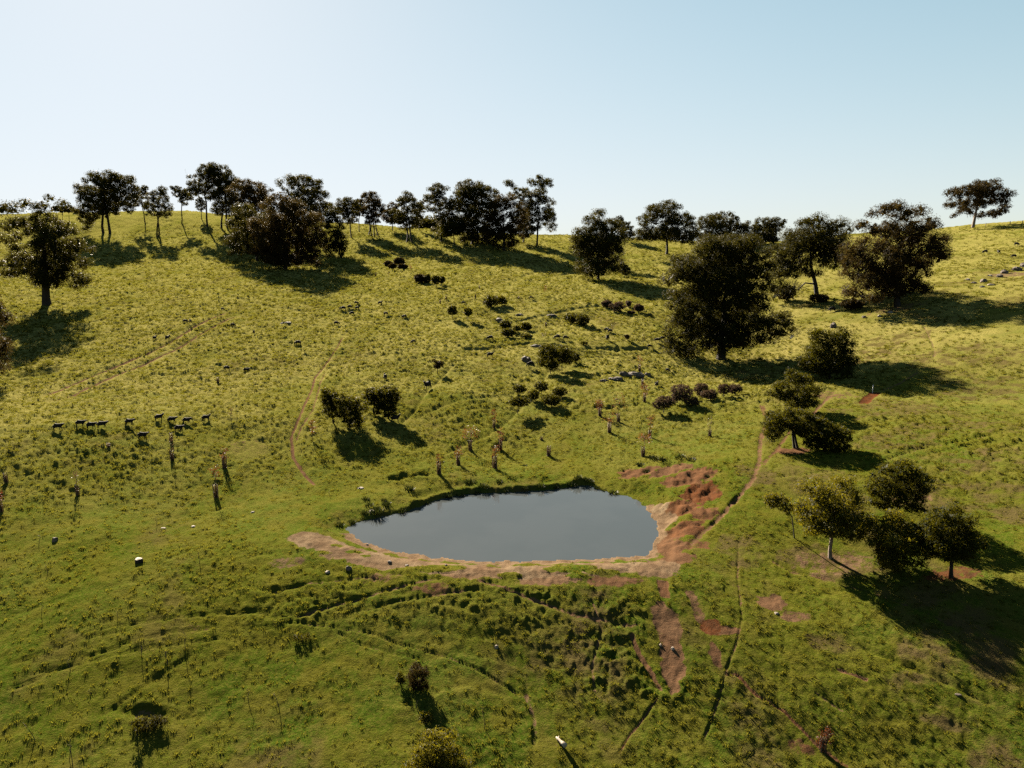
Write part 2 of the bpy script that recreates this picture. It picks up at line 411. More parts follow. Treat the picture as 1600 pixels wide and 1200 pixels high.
def place(u, v):
    """ground point (with relief) under photograph pixel (u, v)"""
    d = ray(u, v); L = math.hypot(d[0], d[1])
    x0, y0 = to_base(u, v)
    R0 = math.hypot(x0, y0)
    R = np.arange(max(12, R0 - 14), R0 + 14, .2)
    zz = CAM_H + d[2] / L * R
    h = ground(d[0] / L * R, d[1] / L * R, False)[0]
    b = zz < h
    i = int(np.argmax(b)) if b.any() else int(len(R) / 2)
    x, y = d[0] / L * R[i], d[1] / L * R[i]
    return x, y, gz(x, y, True), R[i]

# ---------------------------------------------------------------- materials
def nm(name):
    m = bpy.data.materials.new(name); m.use_nodes = True
    n = m.node_tree.nodes; n.clear()
    o = n.new('ShaderNodeOutputMaterial')
    return m, n, m.node_tree.links, o

def N(n, kind, **kw):
    q = n.new(kind)
    for k, v in kw.items():
        if k.startswith('_'): setattr(q, k[1:], v)
        else:
            try: q.inputs[int(k[1:])].default_value = v
            except ValueError: q.inputs[k].default_value = v
    return q

def mix(n, l, fac, a, b, mode='MIX'):
    q = n.new('ShaderNodeMix'); q.data_type = 'RGBA'; q.blend_type = mode
    for s, v in ((0, fac), (6, a), (7, b)):
        if hasattr(v, 'links') or hasattr(v, 'is_linked'): l.new(v, q.inputs[s])
        else: q.inputs[s].default_value = v if s == 0 or len(v) == 4 else (*v, 1)
    return q.outputs[2]

def noise(n, l, scale, detail=4, rough=.6, vec=None, dist=0):
    q = n.new('ShaderNodeTexNoise'); q.inputs['Scale'].default_value = scale; q.inputs['Detail'].default_value = detail
    q.inputs['Roughness'].default_value = rough; q.inputs['Distortion'].default_value = dist
    if vec is not None: l.new(vec, q.inputs['Vector'])
    return q.outputs['Fac']

def ramp(n, l, x, a, b, lo=0., hi=1.):
    q = n.new('ShaderNodeMapRange'); q.interpolation_type = 'SMOOTHSTEP'
    l.new(x, q.inputs[0]); q.inputs[1].default_value = a; q.inputs[2].default_value = b
    q.inputs[3].default_value = lo; q.inputs[4].default_value = hi
    return q.outputs[0]

def math_(n, l, op, a, b=0.0):
    q = n.new('ShaderNodeMath'); q.operation = op
    for i, v in enumerate((a, b)):
        if hasattr(v, 'is_linked'): l.new(v, q.inputs[i])
        else: q.inputs[i].default_value = v
    return q.outputs[0]

ALB = .21
ALB_SOIL = .155
def mat_ground():
    m, n, l, o = nm('pasture')
    geo = n.new('ShaderNodeNewGeometry'); P = geo.outputs['Position']
    at = n.new('ShaderNodeAttribute'); at.attribute_name = 'mask'
    sp = n.new('ShaderNodeSeparateColor'); l.new(at.outputs['Color'], sp.inputs[0])
    soil, red, dry = sp.outputs[0], sp.outputs[1], sp.outputs[2]
    dens = at.outputs['Alpha']
    big = noise(n, l, .07, 3, .55, P); mid = noise(n, l, .45, 4, .6, P); fine = noise(n, l, 4.5, 5, .7, P); vf = noise(n, l, 16, 3, .7, P)
    g1 = mix(n, l, ramp(n, l, big, .42, .58), (.066, .124, .014), (.116, .140, .018))
    g2 = mix(n, l, ramp(n, l, mid, .4, .66), g1, (.160, .152, .024))
    g3 = mix(n, l, ramp(n, l, fine, .42, .7), g2, (.205, .190, .042))
    g4 = mix(n, l, ramp(n, l, vf, .45, .25), g3, (.05, .075, .006))
    g4 = mix(n, l, math_(n, l, 'MULTIPLY', dens, ramp(n, l, mid, .2, .55, .55, 1)), g4, (.44, .38, .135))
    dm = math_(n, l, 'MULTIPLY', ramp(n, l, dry, .5, .85), ramp(n, l, mid, .38, .6))
    g5 = mix(n, l, dm, g4, (.150, .108, .055))
    sn = math_(n, l, 'ADD', soil, math_(n, l, 'MULTIPLY', math_(n, l, 'SUBTRACT', noise(n, l, 1.6, 8, .78, P), .5), 1.7))
    sm = ramp(n, l, sn, .38, .62)
    s1 = mix(n, l, red, (.62, .47, .30), (.27, .085, .028))
    s2 = mix(n, l, ramp(n, l, noise(n, l, 1.1, 5, .65, P), .35, .7), s1, mix(n, l, .6, s1, (.15, .085, .05)))
    s3 = mix(n, l, ramp(n, l, fine, .35, .7), s2, mix(n, l, .2, s2, (.42, .30, .19)))
    g6 = mix(n, l, 1.0, g5, (ALB, ALB, ALB), 'MULTIPLY')
    s4 = mix(n, l, 1.0, s3, (ALB_SOIL, ALB_SOIL, ALB_SOIL), 'MULTIPLY')
    col = mix(n, l, sm, g6, s4)
    d = N(n, 'ShaderNodeBsdfPrincipled', Roughness=.85)
    d.inputs['Specular IOR Level'].default_value = 0.0
    l.new(col, d.inputs['Base Color'])
    d.inputs['Sheen Tint'].default_value = (.75, .80, .05, 1)
    d.inputs['Sheen Roughness'].default_value = .45
    l.new(ramp(n, l, sm, 0, 1, .06, 0), d.inputs['Sheen Weight'])
    bp = n.new('ShaderNodeBump'); bp.inputs['Distance'].default_value = .16; bp.inputs['Strength'].default_value = 1
    hgt = math_(n, l, 'ADD', noise(n, l, 2.6, 6, .72, P), math_(n, l, 'MULTIPLY', noise(n, l, 9, 4, .7, P), .5))
    l.new(hgt, bp.inputs['Height']); l.new(ramp(n, l, sm, 0, 1, 1, .55), bp.inputs['Strength'])
    l.new(bp.outputs[0], d.inputs['Normal'])
    l.new(d.outputs[0], o.inputs[0])
    return m

LEAF_K = .28
def mat_leaf(name, c1, c2, trans, spec=.35, rough=.5, tmix=.4, jitter=None):
    """two-sided leaf: diffuse + translucent, each leaf its own tint"""
    k_ = LEAF_K
    c1, c2, trans = (tuple(x * k_ for x in q) for q in (c1, c2, trans))
    if jitter: jitter = tuple(x * k_ for x in jitter)
    m, n, l, o = nm(name)
    geo = n.new('ShaderNodeNewGeometry')
    r = geo.outputs['Random Per Island']
    col = mix(n, l, r, c1, c2)
    nz = noise(n, l, .8, 3, .6, geo.outputs['Position'])
    col = mix(n, l, ramp(n, l, nz, .4, .65), col, jitter or tuple(x * .7 for x in c1))
    d = N(n, 'ShaderNodeBsdfPrincipled', Roughness=rough); d.inputs['Specular IOR Level'].default_value = spec
    l.new(col, d.inputs['Base Color'])
    t = n.new('ShaderNodeBsdfTranslucent')
    l.new(mix(n, l, r, trans, tuple(x * .6 for x in trans)), t.inputs[0])
    ms = n.new('ShaderNodeMixShader'); ms.inputs[0].default_value = tmix
    l.new(d.outputs[0], ms.inputs[1]); l.new(t.outputs[0], ms.inputs[2])
    l.new(ms.outputs[0], o.inputs[0])
    return m

def mat_rough(name, c1, c2, scale=3, rough=.85, bump=.05, c3=None, spec=.2):
    c1, c2 = tuple(x * .36 for x in c1), tuple(x * .36 for x in c2)
    if c3: c3 = tuple(x * .36 for x in c3)
    m, n, l, o = nm(name)
    tc = n.new('ShaderNodeTexCoord').outputs['Object']
    a = noise(n, l, scale, 5, .65, tc)
    col = mix(n, l, ramp(n, l, a, .35, .65), c1, c2)
    if c3: col = mix(n, l, ramp(n, l, noise(n, l, scale * 3.1, 4, .7, tc), .52, .72), col, c3)
    d = N(n, 'ShaderNodeBsdfPrincipled', Roughness=rough); d.inputs['Specular IOR Level'].default_value = spec
    l.new(col, d.inputs['Base Color'])
    bp = n.new('ShaderNodeBump'); bp.inputs['Distance'].default_value = bump
    l.new(noise(n, l, scale * 4, 5, .7, tc), bp.inputs['Height']); l.new(bp.outputs[0], d.inputs['Normal'])
    l.new(d.outputs[0], o.inputs[0])
    return m

def mat_water():
    m, n, l, o = nm('pond_water')
    geo = n.new('ShaderNodeNewGeometry'); P = geo.outputs['Position']
    d = N(n, 'ShaderNodeBsdfPrincipled', Roughness=.04, IOR=1.333)
    d.inputs['Specular IOR Level'].default_value = .5
    l.new(mix(n, l, ramp(n, l, noise(n, l, .12, 3, .6, P), .4, .6), (.024, .028, .030), (.026, .030, .032)), d.inputs['Base Color'])
    mp = n.new('ShaderNodeMapping'); l.new(P, mp.inputs[0]); mp.inputs['Scale'].default_value = (1, 2.2, 1)
    bp = n.new('ShaderNodeBump'); bp.inputs['Distance'].default_value = .004; bp.inputs['Strength'].default_value = .6
    l.new(noise(n, l, 2.2, 4, .6, mp.outputs[0]), bp.inputs['Height'])
    l.new(bp.outputs[0], d.inputs['Normal'])
    l.new(d.outputs[0], o.inputs[0])
    return m

M = {
 'ground': mat_ground(), 'water': mat_water(),
 'bark': mat_rough('eucalypt_bark', (.022, .017, .013), (.045, .036, .028), 2.5, .9, .05),
 'bark_pale': mat_rough('pale_bark', (.20, .15, .12), (.34, .27, .22), 2.5, .85, .04),
 'bark_thin': mat_rough('thin_stem_bark', (.10, .07, .05), (.17, .12, .085), 8, .85, .01),
 'marri': mat_leaf('eucalypt_leaves', (.028, .036, .008), (.054, .058, .014), (.17, .15, .022), .02, .6, .28),
 'marri_brown': mat_leaf('brownish_eucalypt_leaves', (.036, .028, .009), (.075, .052, .018), (.17, .12, .03), .02, .6, .28),
 'olive': mat_leaf('olive_shrub_leaves', (.030, .042, .006), (.070, .075, .011), (.24, .22, .014), .03, .6, .35),
 'gold': mat_leaf('golden_green_leaves', (.075, .085, .010), (.16, .15, .018), (.44, .38, .02), .06, .55, .42),
 'mauve': mat_leaf('grey_mauve_shrub_leaves', (.10, .072, .050), (.17, .125, .085), (.22, .14, .08), .02, .7, .35),
 'red': mat_leaf('red_autumn_leaves', (.13, .050, .022), (.20, .085, .035), (.24, .065, .02), .1, .5, .5),
 'orange': mat_leaf('orange_autumn_leaves', (.18, .085, .03), (.26, .14, .05), (.34, .14, .035), .1, .5, .5),
 'tan': mat_leaf('tan_dry_leaves', (.15, .10, .06), (.22, .15, .085), (.22, .13, .06), .1, .6, .4),
 'drygrass': mat_leaf('dry_grass', (.12, .078, .045), (.20, .135, .075), (.18, .10, .045), .1, .7, .3),
 'grass': mat_leaf('grass_blades', (.082, .100, .014), (.147, .144, .026), (.34, .32, .033), .0, .8, .5, (.10, .118, .014)),
 'rush': mat_leaf('dark_rush_blades', (.022, .030, .010), (.045, .055, .016), (.06, .08, .012), .2, .6, .25),
 'stake': mat_rough('weathered_timber_stake', (.13, .095, .07), (.22, .17, .13), 9, .85, .01),
 'wire': mat_rough('rusty_wire', (.16, .075, .04), (.26, .13, .075), 12, .6, .003, spec=.5),
 'rock': mat_rough('brown_grey_rock', (.10, .08, .065), (.20, .155, .13), 1.6, .85, .08, (.27, .21, .17)),
 'rock_pale': mat_rough('pale_rock', (.30, .25, .20), (.44, .37, .31), 3, .8, .04, (.3, .24, .2)),
 'wool': mat_rough('dark_wool', (.012, .010, .009), (.030, .024, .020), 9, .95, .03),
 'white': mat_rough('white_paint', (.70, .70, .68), (.80, .80, .78), 4, .5, .002),
 'dead': mat_rough('bleached_dead_wood', (.38, .31, .25), (.60, .52, .44), 5, .8, .02, (.22, .17, .13)),
}

# ---------------------------------------------------------------- mesh helpers
def mesh_from(name, V, F, mat, smooth=False, mats=None, mi=None):
    me = bpy.data.meshes.new(name)
    V = np.asarray(V, np.float32)
    if isinstance(F, np.ndarray):
        k = F.shape[1]
        me.vertices.add(len(V)); me.vertices.foreach_set('co', V.ravel())
        me.loops.add(F.size); me.loops.foreach_set('vertex_index', F.ravel().astype(np.int32))
        me.polygons.add(len(F)); me.polygons.foreach_set('loop_start', np.arange(0, F.size, k, dtype=np.int32))
        me.update(calc_edges=True)
    else:
        me.from_pydata([tuple(map(float, v)) for v in V], [], F); me.update()
    me.materials.append(mat)
    if smooth: me.polygons.foreach_set('use_smooth', np.ones(len(me.polygons), bool))
    return me

def link(name, me, parent=None, loc=None, rz=0):
    o = bpy.data.objects.new(name, me); COL.objects.link(o)
    if parent: o.parent = parent
    if loc is not None: o.location = loc
    if rz: o.rotation_euler = (0, 0, rz)
    return o

def tag(o, label=None, cat=None, group=None, kind=None):
    if label: o['label'] = label
    if cat: o['category'] = cat
    if group: o['group'] = group
    if kind: o['kind'] = kind
    return o

def empty(name, loc, label, cat, group=None, rz=0):
    o = bpy.data.objects.new(name, None); COL.objects.link(o)
    o.location = loc; o.rotation_euler = (0, 0, rz); o.empty_display_size = .3
    return tag(o, label, cat, group)

def tubes(polys, sides=6):
    """polys: list of (points Nx3, radii N); returns V, F quads of all the tubes together"""
    VV, FF, off = [], [], 0
    for P, r in polys:
        P = np.asarray(P, float); r = np.asarray(r, float); k = len(P)
        T = np.gradient(P, axis=0); T /= np.linalg.norm(T, axis=1)[:, None] + 1e-9
        ref = np.array([1., .13, 0]) if abs(T[0, 0]) < .8 else np.array([0, 1., .1])
        U = np.cross(T, ref); U /= np.linalg.norm(U, axis=1)[:, None] + 1e-9
        W = np.cross(T, U)
        a = np.arange(sides) / sides * 2 * np.pi
        ring = P[:, None, :] + r[:, None, None] * (np.cos(a)[None, :, None] * U[:, None, :] + np.sin(a)[None, :, None] * W[:, None, :])
        VV.append(ring.reshape(-1, 3)); VV.append(P[-1:])
        i = np.arange(k - 1)[:, None] * sides; j = np.arange(sides)[None, :]; j2 = (j + 1) % sides
        q = np.stack([i + j, i + j2, i + sides + j2, i + sides + j], -1).reshape(-1, 4) + off
        FF.append(q)
        top = off + (k - 1) * sides; c = off + k * sides
        jj = np.arange(sides)
        FF.append(np.stack([top + jj, top + (jj + 1) % sides, np.full(sides, c), np.full(sides, c)], -1)[:, :4])
        off += k * sides + 1
    V = np.concatenate(VV); F = np.concatenate(FF)
    return V, F

def tube_mesh(name, polys, mat, sides=6):
    V, F = tubes(polys, sides)
    tri = F[:, 2] == F[:, 3]
    faces = [tuple(f) for f in F[~tri].tolist()] + [tuple(f[:3]) for f in F[tri].tolist()]
    me = bpy.data.meshes.new(name); me.from_pydata(V.tolist(), [], faces); me.update()
    me.materials.append(mat); me.polygons.foreach_set('use_smooth', np.ones(len(me.polygons), bool))
    return me

def boxes(bs):
    V, F = [], []
    for (x0, y0, z0, x1, y1, z1) in bs:
        o = len(V)
        V += [(x0, y0, z0), (x1, y0, z0), (x1, y1, z0), (x0, y1, z0), (x0, y0, z1), (x1, y0, z1), (x1, y1, z1), (x0, y1, z1)]
        F += [tuple(o + i for i in f) for f in ((0, 3, 2, 1), (4, 5, 6, 7), (0, 1, 5, 4), (1, 2, 6, 5), (2, 3, 7, 6), (3, 0, 4, 7))]
    return V, F

# ---------------------------------------------------------------- ground sheet
th = np.concatenate([np.linspace(-180, -50, 27)[:-1], np.linspace(-50, -39.2, 22)[:-1], np.linspace(-39.2, 39.2, 900), np.linspace(39.2, 50, 22)[1:], np.linspace(50, 180, 27)[1:-1]])
rr = list(np.linspace(2, 30, 12)); r = 30.0
while r < 480:
    r += 1.14 * min(.105 * (r / 36) ** 1.5, .42 + max(0, r - 150) * .0035) if r > 34 else .3
    rr.append(r)
while r < 1500:
    r *= 1.07; rr.append(r)
rr = np.array(rr)
TH, RR = np.meshgrid(np.radians(th), rr)
GXv = RR * np.sin(TH); GYv = RR * np.cos(TH)
g = ground(GXv, GYv)
nt, nr = len(th), len(rr)
V = np.stack([GXv, GYv, g[0]], -1).reshape(-1, 3)
V = np.concatenate([V, [[0, 0, gz(0.01, 0.01)]]])
i = np.arange(nr - 1)[:, None] * nt; j = np.arange(nt)[None, :]; j2 = (j + 1) % nt
Q = np.stack([i + j, i + j2, i + nt + j2, i + nt + j], -1).reshape(-1, 4)
jj = np.arange(nt); c0 = nr * nt
capq = np.stack([np.full(nt // 2, c0), (jj * 2)[:nt // 2], (jj * 2 + 1)[:nt // 2], ((jj * 2 + 2) % nt)[:nt // 2]], -1)
Q = np.concatenate([Q, capq])[:, ::-1]
me = mesh_from('ground', V, Q.copy(), M['ground'], True)
att = me.color_attributes.new('mask', 'FLOAT_COLOR', 'POINT')
mk = np.stack([g[1], g[2], g[4], g[8]], -1).reshape(-1, 4)
mk = np.concatenate([mk, [[0, 0, .5, 0]]]).astype(np.float32)
att.data.foreach_set('color', mk.ravel())
tag(link('ground', me), 'green pasture hillside with worn stock tracks and tussocks', None, None, 'structure')

# pond water: a sheet a little wider than the shoreline, running in under the banks
ctr = POND.mean(0)
outl = []
m_ = len(POND)
for k in range(m_):
    a, b = POND[k], POND[(k + 1) % m_]
    for t in (0, .5):
        p = a + (b - a) * t; dv = p - ctr; outl.append(p + dv / np.linalg.norm(dv) * 1.1)
outl = np.array(outl)
ring = [ctr + (outl - ctr) * s for s in (.33, .66, 1.0)]
Vw = [(ctr[0], ctr[1], 0)] + [(p[0], p[1], 0) for rg in ring for p in rg]
kk = len(outl)
Fw = [(0, 1 + i, 1 + (i + 1) % kk) for i in range(kk)]
for s in range(2):
    Fw += [(1 + s * kk + i, 1 + (s + 1) * kk + i, 1 + (s + 1) * kk + (i + 1) % kk, 1 + s * kk + (i + 1) % kk) for i in range(kk)]
mw = bpy.data.meshes.new('water'); mw.from_pydata(Vw, [], Fw); mw.update(); mw.materials.append(M['water'])
tag(link('pond_water', mw), 'still grey blue water of the farm pond', None, None, 'structure')

# ---------------------------------------------------------------- grass tussocks, scattered as instances of five tuft meshes
def tuft(seed, n_, rad, h, lean, wd, mat):
    R_ = np.random.RandomState(seed); V, F = [], []
    for k in range(n_):
        a = R_.rand() * 2 * np.pi; d = rad * R_.rand() ** .6
        bx, by = math.cos(a) * d, math.sin(a) * d
        hh = h * (.6 + .6 * R_.rand()) * (1 - .35 * d / rad)
        lx, ly = math.cos(a) * lean * (d / rad + .3) * h, math.sin(a) * lean * (d / rad + .3) * h
        fa = R_.rand() * np.pi; wx, wy = math.cos(fa) * wd, math.sin(fa) * wd
        o = len(V)
        V += [(bx - wx, by - wy, -.04), (bx + wx, by + wy, -.04), (bx + wx * .7 + lx * .45, by + wy * .7 + ly * .45, hh * .6),
              (bx - wx * .7 + lx * .45, by - wy * .7 + ly * .45, hh * .6), (bx + lx, by + ly, hh)]
        F += [(o, o + 1, o + 2, o + 3), (o + 3, o + 2, o + 4)]
    me = bpy.data.meshes.new('grass_tuft'); me.from_pydata(V, [], F); me.update(); me.materials.append(mat)
    return me
protos = []
for k, a in enumerate([(1, 20, .26, .20, .7, .030), (2, 24, .34, .24, .8, .034), (3, 16, .20, .26, .5, .028), (4, 26, .40, .16, 1.0, .034), (5, 14, .15, .34, .35, .024)]):
    protos.append(bpy.data.objects.new('grass_tuft', tuft(*a, M['grass'])))

def scatter(name, pts, idx, scl, rot, protos, label):
    me = bpy.data.meshes.new(name); me.vertices.add(len(pts)); me.vertices.foreach_set('co', np.asarray(pts, np.float32).ravel())
    for nme, typ, arr, key in (('idx', 'INT', np.asarray(idx, np.int32), 'value'), ('scl', 'FLOAT', np.asarray(scl, np.float32), 'value')):
        at = me.attributes.new(nme, typ, 'POINT'); at.data.foreach_set(key, arr)
    at = me.attributes.new('rot', 'FLOAT_VECTOR', 'POINT')
    rv = np.zeros((len(pts), 3), np.float32); rv[:, 2] = rot; rv[:, 0] = RS.randn(len(pts)) * .12; rv[:, 1] = RS.randn(len(pts)) * .12
    at.data.foreach_set('vector', rv.ravel())
    o = link(name, me)
    ng = bpy.data.node_groups.new(name, 'GeometryNodeTree'); ng.is_modifier = True
    ng.interface.new_socket('Geometry', in_out='INPUT', socket_type='NodeSocketGeometry')
    ng.interface.new_socket('Geometry', in_out='OUTPUT', socket_type='NodeSocketGeometry')
    gi = ng.nodes.new('NodeGroupInput'); go = ng.nodes.new('NodeGroupOutput')
    iop = ng.nodes.new('GeometryNodeInstanceOnPoints'); join = ng.nodes.new('GeometryNodeJoinGeometry')
    for p in reversed(protos):
        oi = ng.nodes.new('GeometryNodeObjectInfo'); oi.inputs['Object'].default_value = p; oi.inputs['As Instance'].default_value = True
        ng.links.new(oi.outputs['Geometry'], join.inputs[0])
    def named(nm_, dt):
        q = ng.nodes.new('GeometryNodeInputNamedAttribute'); q.data_type = dt; q.inputs['Name'].default_value = nm_
        return q.outputs['Attribute']
    ng.links.new(gi.outputs[0], iop.inputs['Points']); ng.links.new(join.outputs[0], iop.inputs['Instance'])
    iop.inputs['Pick Instance'].default_value = True
    ng.links.new(named('idx', 'INT'), iop.inputs['Instance Index'])
    er = ng.nodes.new('FunctionNodeEulerToRotation'); ng.links.new(named('rot', 'FLOAT_VECTOR'), er.inputs[0]); ng.links.new(er.outputs[0], iop.inputs['Rotation'])
    ng.links.new(named('scl', 'FLOAT'), iop.inputs['Scale'])
    ng.links.new(iop.outputs[0], go.inputs[0])
    md = o.modifiers.new('scatter', 'NODES'); md.node_group = ng
    return tag(o, label, None, None, 'stuff')

NT = 240000
u_ = RS.rand(NT)
Rt = 31 + (380 - 31) * u_ ** 1.7
Tt = np.radians((RS.rand(NT) * 2 - 1) * 42)
tx, ty = Rt * np.sin(Tt), Rt * np.cos(Tt)
gt = ground(tx, ty)
dens_t = .10 + .85 * gt[3] * (1 - .6 * gt[5]) + gt[5] * .15
dens_t = dens_t * np.clip(.75 + 1.1 * fbm(tx / 4.5, ty / 4.5, 120, 3), .08, 1.6)
keep = (RS.rand(NT) < dens_t) & (gt[1] < .30) & (~gt[7]) & (gt[6] > .15)
tx, ty, tz, Rt = tx[keep], ty[keep], gt[0][keep], Rt[keep]
sc_ = (.45 + .5 * RS.rand(len(tx))) * (.75 + 1.2 * sst(50, 240, Rt))
gs = scatter('grass_tussocks', np.stack([tx, ty, tz], 1), RS.randint(0, 5, len(tx)), sc_, RS.rand(len(tx)) * 6.28, protos, 'tufts of yellow green grass all over the pasture')


# ---------------------------------------------------------------- trees and shrubs
COVER = .60
def leaf_quads(C, size, R_, droop=.5, aspect=.45, nrm=None, spread=.55):
    """one rhombic leaf spray at each centre; nrm: the way each spray mostly faces"""
    n_ = len(C)
    if nrm is None:
        a = R_.randn(n_, 3); a[:, 2] -= droop; a /= np.linalg.norm(a, axis=1)[:, None]
    else:
        nn = nrm + R_.randn(n_, 3) * spread; nn /= np.linalg.norm(nn, axis=1)[:, None]
        a = R_.randn(n_, 3); a[:, 2] -= droop; a -= (a * nn).sum(1)[:, None] * nn; a /= np.linalg.norm(a, axis=1)[:, None]
    if nrm is None:
        b = R_.randn(n_, 3); b -= (b * a).sum(1)[:, None] * a; b /= np.linalg.norm(b, axis=1)[:, None]
    else:
        b = np.cross(nn, a)
    s = (size * (.65 + .7 * R_.rand(n_)))[:, None]
    L = a * s * .5; W_ = b * s * .5 * aspect
    V = np.stack([C - L, C + W_ * 1.1 - L * .2, C + L - W_ * .5], 1).reshape(-1, 3)
    F = np.arange(n_ * 3, dtype=np.int32).reshape(-1, 3)
    return V, F

def grow(lobes, trunk_base, trunk_r, first, R_, extra_stems=(), wander=.12):
    """limbs from the trunk to every lobe, each joined to the nearest point of what has already grown"""
    pts = []; polys = []
    def add(P, r):
        P = np.array(P); polys.append((P, np.array(r)))
        for q, rr_ in zip(P, r): pts.append((q, rr_))
    if len(lobes) == 0:
        return polys
    lob = sorted(lobes, key=lambda q: q[2])
    cen = np.mean([q[:3] for q in lob], axis=0)
    for sb in (trunk_base,) + tuple(extra_stems):
        sb = np.array(sb, float)
        top = np.array([sb[0] * .6 + cen[0] * .4, sb[1] * .6 + cen[1] * .4, max(first, .3 * cen[2])]) if len(extra_stems) else np.array([sb[0] * .75 + cen[0] * .25, sb[1] * .75 + cen[1] * .25, first])
        hi = np.array([cen[0] * .85 + top[0] * .15, cen[1] * .85 + top[1] * .15, cen[2]])
        P = [sb + (0, 0, -.4), sb + (0, 0, .0), sb + (top - sb) * .35 + R_.randn(3) * .03 * first * np.array([1, 1, 0]), top, (top + hi) / 2 + R_.randn(3) * .05 * first, hi]
        add(P, [trunk_r * 1.55, trunk_r * 1.25, trunk_r, trunk_r * .88, trunk_r * .6, trunk_r * .35])
    order = sorted(lob, key=lambda q: np.hypot(q[0] - cen[0], q[1] - cen[1]) + abs(q[2] - first))
    for q in order:
        c = np.array(q[:3]); best = None
        Pp = np.array([p for p, _ in pts]); d = np.linalg.norm(Pp - c, axis=1)
        pen = np.where(Pp[:, 2] > c[2] + .02 * first, 1.6 * (Pp[:, 2] - c[2]), 0) + np.where(Pp[:, 2] < first * .55, 3 * first, 0)
        i = int(np.argmin(d + pen)); s = Pp[i]; rs = pts[i][1]; L = d[i]
        if L < .3: continue
        r0 = min(rs * .75, .02 * L + trunk_r * .22); r1 = max(.012, r0 * .3, .07 * trunk_r)
        m1 = s + (c - s) * .35 + R_.randn(3) * wander * L + np.array([0, 0, .10 * L]); m2 = s + (c - s) * .7 + R_.randn(3) * wander * L * .7 + np.array([0, 0, .06 * L])
        add([s, m1, m2, c], [r0, r0 * .8, r0 * .55, r1])
    return polys

